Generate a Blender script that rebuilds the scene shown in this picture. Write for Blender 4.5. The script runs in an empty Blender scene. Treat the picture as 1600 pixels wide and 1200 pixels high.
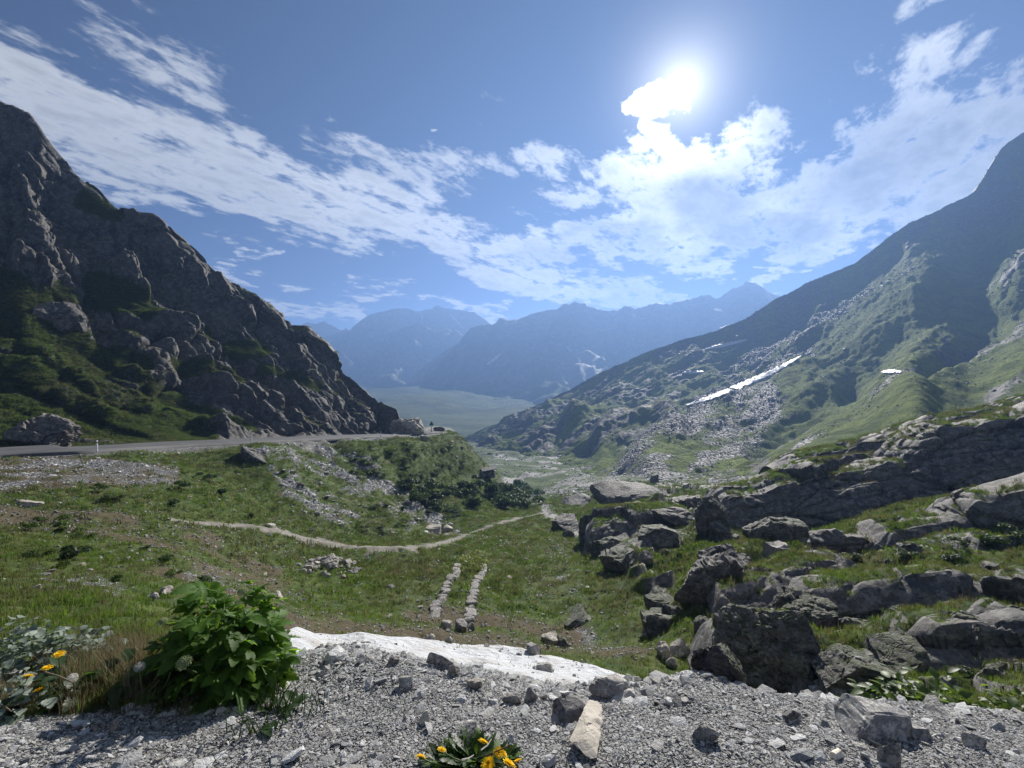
import bpy, math, random
import numpy as np
from mathutils import Vector, Matrix, Euler
from mathutils.bvhtree import BVHTree

random.seed(7)
RNG = np.random.default_rng(7)
F = 720.0                     # focal length in pixels of a 1600 px wide picture
SUN_EL = math.radians(31.2)
SUN_AZ = math.radians(20.2)   # from +Y towards +X
SUN_DIR = Vector((math.sin(SUN_AZ) * math.cos(SUN_EL), math.cos(SUN_AZ) * math.cos(SUN_EL), math.sin(SUN_EL)))

scene = bpy.context.scene
COL = scene.collection

# ------------------------------------------------------------------ camera
cam = bpy.data.cameras.new('camera')
cam.sensor_fit = 'HORIZONTAL'
cam.sensor_width = 36.0
cam.lens = 36.0 * F / 1600.0
cam.clip_start = 0.05
cam.clip_end = 60000
camo = bpy.data.objects.new('camera', cam)
COL.objects.link(camo)
camo.rotation_euler = (math.radians(90), 0, 0)
scene.camera = camo

# ------------------------------------------------------------------ view / exposure
scene.view_settings.view_transform = 'Standard'
scene.view_settings.look = 'None'
scene.view_settings.exposure = 0.85
scene.view_settings.gamma = 1.0
scene.view_settings.use_curve_mapping = False
scene.render.engine = 'CYCLES'
scene.cycles.use_denoising = True
scene.cycles.max_bounces = 6
scene.cycles.diffuse_bounces = 3
scene.cycles.volume_bounces = 0
scene.cycles.use_adaptive_sampling = True
scene.cycles.adaptive_threshold = 0.03
scene.cycles.transparent_max_bounces = 8


# ------------------------------------------------------------------ node helper
class NB:
    def __init__(self, tree):
        self.t = tree
        self.n = tree.nodes
        self.l = tree.links

    def new(self, typ, **kw):
        n = self.n.new(typ)
        for k, v in kw.items():
            setattr(n, k, v)
        return n

    def put(self, sock, v):
        if isinstance(v, bpy.types.NodeSocket):
            self.l.new(v, sock)
        elif v is not None:
            if sock.type == 'RGBA' and len(v) == 3:
                v = (*v, 1)
            sock.default_value = v

    def m(self, op, a, b=None, c=None, clamp=False):
        n = self.new('ShaderNodeMath', operation=op, use_clamp=clamp)
        for s, v in zip(n.inputs, (a, b, c)):
            self.put(s, v)
        return n.outputs[0]

    def vm(self, op, a, b=None, scale=None):
        n = self.new('ShaderNodeVectorMath', operation=op)
        self.put(n.inputs[0], a)
        if b is not None:
            self.put(n.inputs[1], b)
        if scale is not None:
            self.put(n.inputs['Scale'], scale)
        return n.outputs['Value'] if op in ('DOT_PRODUCT', 'LENGTH', 'DISTANCE') else n.outputs[0]

    def rng(self, v, a, b, c=0.0, d=1.0, smooth=True):
        n = self.new('ShaderNodeMapRange', interpolation_type='SMOOTHSTEP' if smooth else 'LINEAR')
        for s, x in zip(n.inputs, (v, a, b, c, d)):
            self.put(s, x)
        return n.outputs[0]

    def noise(self, vec, scale, detail=5, rough=0.55, dist=0.0, dim='3D', w=None, out=0):
        n = self.new('ShaderNodeTexNoise', noise_dimensions=dim)
        if vec is not None:
            self.put(n.inputs['Vector'], vec)
        self.put(n.inputs['Scale'], scale)
        self.put(n.inputs['Detail'], detail)
        self.put(n.inputs['Roughness'], rough)
        self.put(n.inputs['Distortion'], dist)
        return n.outputs[out]

    def voro(self, vec, scale, feature='F1', out='Distance', rnd=1.0):
        n = self.new('ShaderNodeTexVoronoi', feature=feature)
        if vec is not None:
            self.put(n.inputs['Vector'], vec)
        self.put(n.inputs['Scale'], scale)
        self.put(n.inputs['Randomness'], rnd)
        return n.outputs[out]

    def mix(self, fac, a, b, blend='MIX'):
        n = self.new('ShaderNodeMix', data_type='RGBA', blend_type=blend)
        self.put(n.inputs[0], fac)
        self.put(n.inputs[6], a)
        self.put(n.inputs[7], b)
        return n.outputs[2]

    def xyz(self, x, y, z=0.0):
        n = self.new('ShaderNodeCombineXYZ')
        for s, v in zip(n.inputs, (x, y, z)):
            self.put(s, v)
        return n.outputs[0]


# ------------------------------------------------------------------ world: sky and clouds
world = bpy.data.worlds.new('World')
scene.world = world
world.use_nodes = True
wt = world.node_tree
wt.nodes.clear()
w = NB(wt)
sky = w.new('ShaderNodeTexSky', sky_type='NISHITA')
sky.sun_disc = False
sky.sun_elevation = SUN_EL
sky.sun_rotation = SUN_AZ
sky.altitude = 3000
sky.air_density = 0.40
sky.dust_density = 0.0
sky.ozone_density = 4.0
SKY_STRENGTH = 0.05
tc = w.new('ShaderNodeTexCoord')
sep = w.new('ShaderNodeSeparateXYZ')
D = tc.outputs['Generated']
w.l.new(D, sep.inputs[0])
dx, dy, dz = sep.outputs
az = w.m('ARCTAN2', dx, dy)
el = w.m('ARCSINE', dz)
AE = w.xyz(az, el, 0.0)


def azel(px, py):
    x, y, z = (px - 800) / F, 1.0, (600 - py) / F
    return math.atan2(x, y), math.atan2(z, math.hypot(x, y))


# wobble the cloud outlines
# cloud layer coordinates: the sky direction met with a high flat layer
zc = w.m('ADD', w.m('MAXIMUM', dz, 0.0), 0.09)
LP = w.xyz(w.m('DIVIDE', dx, zc), w.m('DIVIDE', dy, zc), 0.0)
wob = w.vm('SCALE', w.vm('SUBTRACT', w.noise(LP, 2.3, 5, 0.6, out=1), (0.5, 0.5, 0.5)), scale=0.22)
P = w.vm('ADD', AE, w.vm('MULTIPLY', wob, (1.0, 0.8, 0.0)))


def capsule(ax, ay, bx, by, r, wgt=1.0, inner=0.1):
    a = azel(ax, ay)
    b = azel(bx, by)
    ba = (b[0] - a[0], b[1] - a[1])
    L2 = max(ba[0] ** 2 + ba[1] ** 2, 1e-6)
    pa = w.vm('SUBTRACT', P, (a[0], a[1], 0))
    h = w.m('MULTIPLY', w.vm('DOT_PRODUCT', pa, (ba[0] / L2, ba[1] / L2, 0)), 1.0, clamp=True)
    cl = w.vm('SCALE', (ba[0], ba[1], 0), scale=h)
    d = w.vm('DISTANCE', pa, cl)
    return w.rng(d, r / F * 1.0, r / F * 1.0 * inner, 0.0, wgt)


def maxall(lst):
    o = lst[0]
    for x in lst[1:]:
        o = w.m('MAXIMUM', o, x)
    return o


blobs = [capsule(*c) for c in [
    # the long bank crossing the upper left
    (-260, 60, 150, 190, 130, 1.0), (150, 190, 420, 275, 105, 1.0), (400, 260, 640, 330, 95, 1.0),
    (600, 330, 860, 420, 66, 1.0), (330, 290, 560, 370, 60, 0.95), (560, 215, 720, 270, 60, 0.66),
    (130, 20, 330, 110, 62, 0.66), (640, 290, 720, 280, 60, .58),
    # the small ones below it
    (170, 290, 330, 345, 34, 0.85), (90, 230, 150, 252, 22, 0.85), (360, 395, 430, 402, 18, 0.8), (410, 470, 560, 495, 30, 1.0),
    (340, 425, 380, 420, 14, .8),
    (540, 455, 620, 462, 20, 0.85), (670, 470, 780, 487, 22, 1.0), (668, 201, 678, 201, 9, .85),
    # the large pack under the sun
    (985, 165, 1080, 128, 38, 1.5), (1015, 200, 1060, 215, 40, 1.0), (960, 260, 1160, 240, 75, 1.1),
    (840, 265, 960, 300, 56, 0.86), (1000, 330, 1230, 330, 85, 1.15), (820, 380, 1080, 365, 60, 1.05),
    (760, 430, 1020, 460, 42, 1.05), (1060, 405, 1140, 415, 24, .95), (1150, 370, 1340, 385, 45, 1.0),
    (1220, 410, 1310, 405, 26, .85), (1190, 440, 1240, 440, 18, .95),
    (1270, 290, 1420, 130, 85, 1.05), (1300, 300, 1470, 250, 110, 1.2), (1430, 190, 1590, 190, 62, 1.0), (1430, 120, 1540, 90, 40, .72),
    (1540, 280, 1610, 200, 40, .85), (1400, 10, 1440, 0, 34, .62), (770, 270, 790, 300, 30, .5), (850, 470, 1080, 475, 16, .9),
    (1590, 190, 2100, 140, 90, .9), (1800, 300, 2400, 350, 80, .8)]]
blob = maxall(blobs)
far_noise = w.noise(w.vm('MULTIPLY', LP, (1.0, 1.0, 0)), 0.5, 3, 0.5)
outside = w.rng(w.m('ABSOLUTE', az), 0.85, 1.3)
blob = w.m('MAXIMUM', blob, w.m('MULTIPLY', outside, w.rng(far_noise, 0.42, 0.68, 0.0, 0.95)))
# stretched texture: rows of puffs running along the bank
rot = math.radians(-33)
LPs = w.xyz(w.m('ADD', w.m('MULTIPLY', w.m('DIVIDE', dx, zc), math.cos(rot)), w.m('MULTIPLY', w.m('DIVIDE', dy, zc), math.sin(rot))),
            w.m('ADD', w.m('MULTIPLY', w.m('DIVIDE', dx, zc), -0.5 * math.sin(rot)), w.m('MULTIPLY', w.m('DIVIDE', dy, zc), 0.5 * math.cos(rot))), 0.0)
nA = w.noise(LPs, 2.4, 9, 0.62, 0.35)
nB = w.noise(LPs, 12.0, 10, 0.66, 0.5)
nC = w.noise(LPs, 34.0, 8, 0.68, 0.3)
wv1 = w.vm('ADD', LPs, w.vm('SCALE', w.noise(LP, 5.0, 4, 0.6, out=1), scale=0.16))
nV = w.m('SUBTRACT', 0.92, w.voro(wv1, 9.5))
tex0 = w.m('ADD', w.m('ADD', w.m('MULTIPLY', nA, 0.46), w.m('MULTIPLY', nB, 0.40)), w.m('MULTIPLY', nC, 0.22))
tex = w.m('ADD', w.m('MULTIPLY', tex0, 0.84), w.m('MULTIPLY', nV, 0.155))
raw = w.m('ADD', w.m('MULTIPLY', blob, 0.70), w.m('MULTIPLY', w.m('SUBTRACT', tex, 0.556), 3.5))
dens = w.rng(raw, 0.18, 0.62, 0.0, 0.97)
dens = w.m('MULTIPLY', dens, w.rng(dz, -0.01, 0.02))
# thick parts let less of the light through and look grey from below
thick = maxall([capsule(*c) for c in [
    (1340, 250, 1460, 230, 100, 1.0), (1080, 295, 1150, 320, 60, 0.8), (1150, 360, 1260, 360, 52, 0.9), (900, 375, 1020, 372, 36, .7),
    (950, 455, 1050, 470, 30, .6), (820, 400, 960, 440, 34, .5), (1500, 200, 1600, 180, 60, .6), (60, 180, 420, 290, 70, 0.22), (1600, 200, 2200, 200, 90, .7)]])
thick = w.m('MULTIPLY', w.m('MULTIPLY', thick, w.rng(raw, 0.25, 0.6)), w.rng(nA, 0.3, 0.6, 0.75, 1.0))
sun_dot = w.vm('DOT_PRODUCT', D, tuple(SUN_DIR))
sang = w.m('ARCCOSINE', w.m('MINIMUM', sun_dot, 1.0))
g1 = w.m('POWER', 2.718, w.m('MULTIPLY', w.m('POWER', w.m('DIVIDE', sang, 0.085), 2.0), -1.0))
g2 = w.m('POWER', 2.718, w.m('MULTIPLY', w.m('DIVIDE', sang, 0.22), -1.0))
shade = w.rng(tex, 0.46, 0.66, 1.12, 0.72)
ccol = w.mix(thick, (0.86, 0.88, 0.90), (0.30, 0.32, 0.35))
ccol = w.mix(1.0, ccol, w.xyz(shade, shade, shade), 'MULTIPLY')
bright = w.m('ADD', w.m('ADD', 0.46, w.m('MULTIPLY', g1, 4.0)), w.m('MULTIPLY', g2, 0.2))
bg_sky = w.new('ShaderNodeBackground')
w.l.new(sky.outputs[0], bg_sky.inputs[0])
bg_sky.inputs[1].default_value = SKY_STRENGTH
bg_cl = w.new('ShaderNodeBackground')
w.put(bg_cl.inputs[0], ccol)
w.put(bg_cl.inputs[1], bright)
bg_sun = w.new('ShaderNodeBackground')
bg_sun.inputs[0].default_value = (1, 0.97, 0.92, 1)
w.put(bg_sun.inputs[1], w.m('ADD', w.m('MULTIPLY', w.m('POWER', 2.718, w.m('MULTIPLY', w.m('DIVIDE', sang, 0.042), -1.0)), 1.15),
                            w.m('MULTIPLY', g2, 0.0)))
add = w.new('ShaderNodeAddShader')
w.l.new(bg_sky.outputs[0], add.inputs[0])
w.l.new(bg_sun.outputs[0], add.inputs[1])
mx = w.new('ShaderNodeMixShader')
w.put(mx.inputs[0], dens)
w.l.new(add.outputs[0], mx.inputs[1])
w.l.new(bg_cl.outputs[0], mx.inputs[2])
wo = w.new('ShaderNodeOutputWorld')
w.l.new(mx.outputs[0], wo.inputs[0])
world.cycles.sampling_method = 'NONE'

# ------------------------------------------------------------------ sun
sl = bpy.data.lights.new('sun', 'SUN')
sl.energy = 5.0
sl.angle = math.radians(0.6)
sl.color = (1.0, 0.95, 0.87)
so = bpy.data.objects.new('sun', sl)
COL.objects.link(so)
so.rotation_euler = (-SUN_DIR).to_track_quat('-Z', 'Y').to_euler()
so.location = SUN_DIR * 100


# ================================================================== numpy noise
def _h(ix, iy, iz, seed):
    h = (ix.astype(np.uint32) * np.uint32(374761393) + iy.astype(np.uint32) * np.uint32(668265263)
         + iz.astype(np.uint32) * np.uint32(2147483647 - 1013904222) + np.uint32((seed * 974711 + 12345) & 0xffffffff))
    h = (h ^ (h >> np.uint32(13))) * np.uint32(1274126177)
    h = (h ^ (h >> np.uint32(16))) * np.uint32(2246822519)
    return h ^ (h >> np.uint32(13))


def _hf(ix, iy, iz, seed):
    return (_h(ix, iy, iz, seed) & np.uint32(0xffffff)).astype(np.float32) / np.float32(0xffffff)


def vnoise(p, seed=0):
    p = np.asarray(p, dtype=np.float64)
    i = np.floor(p).astype(np.int64)
    f = (p - i).astype(np.float32)
    u = f * f * f * (f * (f * 6 - 15) + 10)
    x, y, z = i[:, 0], i[:, 1], i[:, 2]
    r = 0
    for a in (0, 1):
        wx = u[:, 0] if a else 1 - u[:, 0]
        for b in (0, 1):
            wy = u[:, 1] if b else 1 - u[:, 1]
            for c in (0, 1):
                wz = u[:, 2] if c else 1 - u[:, 2]
                r = r + wx * wy * wz * _hf(x + a, y + b, z + c, seed)
    return r * 2 - 1


ROT = np.array([[0.8, 0.36, -0.48], [-0.6, 0.48, -0.64], [0.0, 0.8, 0.6]])


def fbm(p, octv=5, seed=0, gain=0.5, lac=2.03):
    q = np.asarray(p, dtype=np.float64)
    s, a, t = 0, 1.0, 0
    for k in range(octv):
        s = s + a * vnoise(q, seed + k)
        t += a
        a *= gain
        q = (q @ ROT) * lac + 3.7
    return s / t * 1.6


def ridged(p, octv=5, seed=0, gain=0.55, lac=2.05):
    q = np.asarray(p, dtype=np.float64)
    s, a, t = 0, 1.0, 0
    for k in range(octv):
        s = s + a * (1 - np.abs(vnoise(q, seed + k)) * 1.9)
        t += a
        a *= gain
        q = (q @ ROT) * lac + 5.1
    return s / t


def facets(p, seed=0):
    """Broken-rock relief: every cell of a 3-D Worley pattern is its own tilted plane."""
    p = np.asarray(p, dtype=np.float64)
    i0 = np.floor(p).astype(np.int64)
    n = len(p)
    f1 = np.full(n, 9.0, np.float32)
    f2 = np.full(n, 9.0, np.float32)
    tilt = np.zeros(n, np.float32)
    idr = np.zeros(n, np.float32)
    for a in (-1, 0, 1):
        for b in (-1, 0, 1):
            for c in (-1, 0, 1):
                x, y, z = i0[:, 0] + a, i0[:, 1] + b, i0[:, 2] + c
                hx, hy, hz = _hf(x, y, z, seed), _hf(x, y, z, seed + 1), _hf(x, y, z, seed + 2)
                ox = (x + hx - p[:, 0]).astype(np.float32)
                oy = (y + hy - p[:, 1]).astype(np.float32)
                oz = (z + hz - p[:, 2]).astype(np.float32)
                d = ox * ox + oy * oy + oz * oz
                nr = d < f1
                f2 = np.where(nr, f1, np.minimum(f2, d))
                tx = _hf(x, y, z, seed + 3) - .5
                ty = _hf(x, y, z, seed + 4) - .5
                tz = _hf(x, y, z, seed + 5) - .5
                tilt = np.where(nr, -(tx * ox + ty * oy + tz * oz), tilt)
                idr = np.where(nr, _hf(x, y, z, seed + 6), idr)
                f1 = np.where(nr, d, f1)
    f1 = np.sqrt(f1)
    f2 = np.sqrt(f2)
    return tilt * 2 + (idr - .5) * 0.9, f2 - f1, idr


def sstep(a, b, x):
    t = np.clip((x - a) / (b - a), 0, 1)
    return t * t * (3 - 2 * t)


def pchip(x, y, xi):
    x = np.asarray(x, float)
    y = np.asarray(y, float)
    h = np.diff(x)
    d = np.diff(y) / h
    m = np.zeros_like(y)
    m[0], m[-1] = d[0], d[-1]
    for k in range(1, len(x) - 1):
        if d[k - 1] * d[k] > 0:
            w1, w2 = 2 * h[k] + h[k - 1], h[k] + 2 * h[k - 1]
            m[k] = (w1 + w2) / (w1 / d[k - 1] + w2 / d[k])
    j = np.clip(np.searchsorted(x, xi) - 1, 0, len(h) - 1)
    t = (xi - x[j]) / h[j]
    t = np.clip(t, 0, 1)
    h00 = 2 * t ** 3 - 3 * t ** 2 + 1
    h10 = t ** 3 - 2 * t ** 2 + t
    h01 = -2 * t ** 3 + 3 * t ** 2
    h11 = t ** 3 - t ** 2
    return h00 * y[j] + h10 * h[j] * m[j] + h01 * y[j + 1] + h11 * h[j] * m[j + 1]


def cap(PX, PY, ax, ay, bx, by, r, soft=1.0):
    bax, bay = bx - ax, by - ay
    L2 = max(bax * bax + bay * bay, 1e-6)
    h = np.clip(((PX - ax) * bax + (PY - ay) * bay) / L2, 0, 1)
    d = np.hypot(PX - ax - h * bax, PY - ay - h * bay)
    return sstep(r, r * (1 - soft), d)


def caps(PX, PY, lst):
    o = np.zeros(np.shape(PX))
    for c in lst:
        v = cap(PX, PY, *c[:5]) * (c[5] if len(c) > 5 else 1)
        o = np.maximum(o, v)
    return o


def polydist(X, Y, pts):
    best = np.full(np.shape(X), 1e9)
    bz = np.zeros(np.shape(X))
    for (x0, y0, z0), (x1, y1, z1) in zip(pts[:-1], pts[1:]):
        bx, by = x1 - x0, y1 - y0
        L2 = bx * bx + by * by + 1e-9
        h = np.clip(((X - x0) * bx + (Y - y0) * by) / L2, 0, 1)
        d = np.hypot(X - x0 - h * bx, Y - y0 - h * by)
        m = d < best
        best = np.where(m, d, best)
        bz = np.where(m, z0 + h * (z1 - z0), bz)
    return best, bz


# ================================================================== mesh helpers
def build_mesh(name, V, Fa, smooth=True, attrs=None, mats=()):
    V = np.asarray(V, np.float32)
    me = bpy.data.meshes.new(name)
    Fa = [np.asarray(f, np.int32) for f in (Fa if isinstance(Fa, (list, tuple)) else [Fa])]
    Fa = [f for f in Fa if len(f)]
    me.vertices.add(len(V))
    me.vertices.foreach_set('co', V.ravel())
    loops = np.concatenate([f.ravel() for f in Fa])
    tot = np.concatenate([np.full(len(f), f.shape[1], np.int32) for f in Fa])
    start = np.concatenate([[0], np.cumsum(tot)[:-1]]).astype(np.int32)
    me.loops.add(len(loops))
    me.loops.foreach_set('vertex_index', loops)
    me.polygons.add(len(tot))
    me.polygons.foreach_set('loop_start', start)
    me.polygons.foreach_set('loop_total', tot)
    me.polygons.foreach_set('use_smooth', np.full(len(tot), smooth))
    if attrs:
        for k, v in attrs.items():
            v = np.asarray(v, np.float32)
            if v.ndim == 2:
                at = me.attributes.new(k, 'FLOAT_COLOR', 'POINT')
                if v.shape[1] == 3:
                    v = np.concatenate([v, np.ones((len(v), 1), np.float32)], 1)
                at.data.foreach_set('color', v.ravel())
            else:
                at = me.attributes.new(k, 'FLOAT', 'POINT')
                at.data.foreach_set('value', v)
    for m in mats:
        me.materials.append(m)
    me.update(calc_edges=True)
    me.validate()
    return me


def grid_faces(nr, nc):
    i = np.arange(nr * nc).reshape(nr, nc)
    return np.stack([i[:-1, :-1], i[:-1, 1:], i[1:, 1:], i[1:, :-1]], -1).reshape(-1, 4)


def obj(name, me, parent=None, loc=None, rot=None, scl=None):
    o = bpy.data.objects.new(name, me)
    COL.objects.link(o)
    if parent:
        o.parent = parent
    if loc is not None:
        o.location = loc
    if rot is not None:
        o.rotation_euler = rot
    if scl is not None:
        o.scale = scl
    return o


def tag(o, label, cat, group=None, kind=None):
    o['label'] = label
    if cat:
        o['category'] = cat
    if group:
        o['group'] = group
    if kind:
        o['kind'] = kind
    return o


def structure(o, label=None):
    o['kind'] = 'structure'
    if label:
        o['label'] = label
    return o


def W(px, py, Y):
    return np.array([(px - 800) / F * Y, Y, (600 - py) / F * Y])


def ray(px, py):
    return Vector(((px - 800) / F, 1.0, (600 - py) / F)).normalized()


# ================================================================== materials
def new_mat(name):
    m = bpy.data.materials.new(name)
    m.use_nodes = True
    m.node_tree.nodes.clear()
    return m, NB(m.node_tree)


def finish(b, col, rough=0.9, bump=None, bstr=0.5, bdist=0.1, spec=0.3, transl=None, tcol=None, alb=0.78):
    if alb != 1.0:
        if tcol is None:
            tcol = col
        col = b.mix(1.0, col, (alb, alb, alb), 'MULTIPLY')
    p = b.new('ShaderNodeBsdfPrincipled')
    b.put(p.inputs['Base Color'], col)
    b.put(p.inputs['Roughness'], rough)
    b.put(p.inputs['Specular IOR Level'], spec)
    nrm = None
    if bump is not None:
        bn = b.new('ShaderNodeBump')
        bn.inputs['Strength'].default_value = bstr
        bn.inputs['Distance'].default_value = bdist
        b.put(bn.inputs['Height'], bump)
        nrm = bn.outputs[0]
        b.l.new(nrm, p.inputs['Normal'])
    out = b.new('ShaderNodeOutputMaterial')
    sh = p.outputs[0]
    if transl:
        t = b.new('ShaderNodeBsdfTranslucent')
        b.put(t.inputs[0], tcol if tcol is not None else col)
        mxs = b.new('ShaderNodeMixShader')
        mxs.inputs[0].default_value = transl
        b.l.new(sh, mxs.inputs[1])
        b.l.new(t.outputs[0], mxs.inputs[2])
        sh = mxs.outputs[0]
    b.l.new(sh, out.inputs[0])


def geo_pos(b):
    return b.new('ShaderNodeNewGeometry').outputs['Position']


def rock_color(b, pos, sc=1.0, warm=0.5):
    n1 = b.noise(pos, 0.35 * sc, 6, 0.6, 0.4)
    n2 = b.noise(pos, 2.2 * sc, 8, 0.65, 0.3)
    n3 = b.noise(pos, 9.0 * sc, 6, 0.7)
    c = b.mix(b.rng(n1, 0.35, 0.65), (0.10, 0.103, 0.110), (0.215, 0.195, 0.17))
    c = b.mix(b.rng(n2, 0.46, 0.60), c, (0.33, 0.31, 0.28))
    c = b.mix(b.m('MULTIPLY', b.rng(n3, 0.48, 0.62), 0.7), c, (0.06, 0.06, 0.064))
    li = b.m('MULTIPLY', b.rng(b.noise(pos, 1.1 * sc, 7, 0.7, 0.6), 0.55, 0.68), 0.5)
    c = b.mix(li, c, (0.19, 0.20, 0.12))
    return c, n1, n2, n3


def mat_terrain(name, sc=1.0, grass_a=(0.040, 0.066, 0.014), grass_b=(0.085, 0.105, 0.026), dry=(0.115, 0.092, 0.045),
                scree=(0.34, 0.336, 0.325), bd=0.12, rockdark=1.0, gravel_sc=1.0, spec=0.25):
    m, b = new_mat(name)
    pos = geo_pos(b)
    at = b.new('ShaderNodeAttribute', attribute_name='mask')
    s = b.new('ShaderNodeSeparateColor')
    b.l.new(at.outputs['Color'], s.inputs[0])
    R, G, B = s.outputs
    rc, n1, n2, n3 = rock_color(b, pos, sc)
    if rockdark != 1.0:
        rc = b.mix(1.0, rc, (rockdark,) * 3, 'MULTIPLY')
    g1 = b.noise(pos, 0.9 * sc, 6, 0.65)
    g2 = b.noise(pos, 6.0 * sc, 6, 0.7)
    gc = b.mix(b.rng(g1, 0.36, 0.64), grass_a, grass_b)
    gc = b.mix(b.m('MULTIPLY', b.rng(g2, 0.48, 0.72), 0.55), gc, (0.018, 0.034, 0.008))
    br = b.m('ADD', B, b.m('MULTIPLY', b.m('SUBTRACT', g2, 0.5), 1.1))
    gc = b.mix(b.rng(br, 0.35, 0.75), gc, b.mix(b.rng(g2, 0.4, 0.65), dry, (0.062, 0.048, 0.028)))
    st = b.voro(pos, 3.2 * sc * gravel_sc, out='Color')
    std = b.voro(pos, 3.2 * sc * gravel_sc, feature='DISTANCE_TO_EDGE')
    stb = b.new('ShaderNodeSeparateColor')
    b.l.new(st, stb.inputs[0])
    scol = b.mix(b.rng(stb.outputs[0], 0.0, 1.0), tuple(x * 0.45 for x in scree), tuple(x * 1.35 for x in scree))
    scol = b.mix(b.rng(std, 0.0, 0.06, 0.65, 0.0), scol, (0.06, 0.055, 0.05))
    scol = b.mix(b.m('MULTIPLY', g1, 0.45), scol, (0.25, 0.24, 0.225))
    jit = b.m('MULTIPLY', b.m('SUBTRACT', b.noise(pos, 3.0 * sc, 7, 0.7), 0.5), 1.3)
    fr = b.rng(b.m('ADD', R, jit), 0.40, 0.60)
    fs = b.rng(b.m('ADD', G, b.m('MULTIPLY', b.m('SUBTRACT', g2, 0.5), 1.6)), 0.42, 0.58)
    col = b.mix(fr, gc, rc)
    col = b.mix(fs, col, scol)
    hr = b.m('ADD', b.m('MULTIPLY', n2, 1.0), b.m('MULTIPLY', n3, 0.35))
    hg = b.m('MULTIPLY', g2, 1.1)
    hs = b.m('ADD', b.m('MULTIPLY', b.rng(std, 0.0, 0.2), 0.9), b.m('MULTIPLY', stb.outputs[1], 0.5))
    mh = b.new('ShaderNodeMix', data_type='FLOAT')
    b.put(mh.inputs[0], fr); b.put(mh.inputs[2], hg); b.put(mh.inputs[3], hr)
    mh2 = b.new('ShaderNodeMix', data_type='FLOAT')
    b.put(mh2.inputs[0], fs); b.put(mh2.inputs[2], mh.outputs[0]); b.put(mh2.inputs[3], hs)
    rough = b.rng(b.m('MAXIMUM', fr, fs), 0, 1, 0.95, 0.72)
    finish(b, col, rough, mh2.outputs[0], 0.9, bd, spec=spec)
    return m


def mat_rock(name, sc=1.0, bd=0.05, tint=(1, 1, 1), rough=0.72, objspace=False, moss=0.0):
    m, b = new_mat(name)
    if objspace:
        pos = b.new('ShaderNodeTexCoord').outputs['Object']
        oi = b.new('ShaderNodeObjectInfo')
        pos = b.vm('ADD', pos, b.vm('SCALE', (17.0, 31.0, 11.0), scale=oi.outputs['Random']))
    else:
        pos = geo_pos(b)
    c, n1, n2, n3 = rock_color(b, pos, sc)
    c = b.mix(1.0, c, tint, 'MULTIPLY')
    wv = b.new('ShaderNodeTexWave', wave_type='BANDS', bands_direction='Z')
    b.put(wv.inputs['Vector'], b.vm('MULTIPLY', pos, (0.25, 0.1, 1.0)))
    wv.inputs['Scale'].default_value = 1.4 * sc
    wv.inputs['Distortion'].default_value = 9.0
    wv.inputs['Detail'].default_value = 5.0
    cr = b.voro(b.vm('ADD', b.vm('MULTIPLY', pos, (0.6, 0.8, 1.6)), b.vm('SCALE', b.noise(pos, 1.5 * sc, 4, out=1), scale=1.6)), 1.1 * sc,
                feature='DISTANCE_TO_EDGE')
    crack = b.rng(cr, 0.0, 0.035, 1.0, 0.0)
    c = b.mix(b.m('MULTIPLY', crack, b.m('MULTIPLY', n2, 0.5)), c, (0.05, 0.048, 0.045))
    if moss:
        gn = b.new('ShaderNodeNewGeometry')
        sp = b.new('ShaderNodeSeparateXYZ')
        b.l.new(gn.outputs['Normal'], sp.inputs[0])
        mm = b.rng(b.m('ADD', sp.outputs[2], b.m('MULTIPLY', b.m('SUBTRACT', b.noise(pos, 3.5 * sc, 8, 0.72), 0.5), 2.6)), 0.95 - moss, 1.15 - moss)
        c = b.mix(b.m('MULTIPLY', mm, 0.85), c, (0.055, 0.075, 0.02))
    h = b.m('ADD', b.m('ADD', n2, b.m('MULTIPLY', n3, 0.4)), b.m('ADD', b.m('MULTIPLY', wv.outputs['Fac'], 0.22), b.m('MULTIPLY', crack, -0.7)))
    finish(b, c, rough, h, 1.0, bd, spec=0.3)
    return m


def mat_simple(name, col, rough=0.6, spec=0.4, transl=None, tcol=None, var=0.0, nsc=20.0, bump=0.0, patch=None, alb=0.8):
    m, b = new_mat(name)
    c = (*col, 1)
    h = None
    if var:
        oi = b.new('ShaderNodeObjectInfo')
        pos = b.new('ShaderNodeTexCoord').outputs['Object']
        n = b.noise(pos, nsc, 4, 0.6)
        k = b.m('ADD', b.m('MULTIPLY', b.m('SUBTRACT', n, 0.5), var * 1.6), b.m('ADD', 1.0, b.m('MULTIPLY', b.m('SUBTRACT', oi.outputs['Random'], 0.5), var * 1.4)))
        if patch:
            pn = b.rng(b.noise(b.vm('MULTIPLY', oi.outputs['Location'], (1, 1, 0.3)), patch[0], 4, 0.65), 0.42, 0.62, 0.0, patch[2])
            c = b.mix(pn, c, (*patch[1], 1))
            tcol = b.mix(pn, (*tcol, 1), tuple(x * 1.7 for x in patch[1]) + (1,))
        c = b.mix(1.0, c, b.xyz(k, k, k), 'MULTIPLY')
        if tcol is not None:
            tcol = b.mix(1.0, tcol if patch else (*tcol, 1), b.xyz(k, k, k), 'MULTIPLY')
        if bump:
            h = n
    elif tcol is not None:
        tcol = (*tcol, 1)
    finish(b, c, rough, h, 0.6, bump or 0.01, spec=spec, transl=transl, tcol=tcol, alb=alb)
    return m


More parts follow.
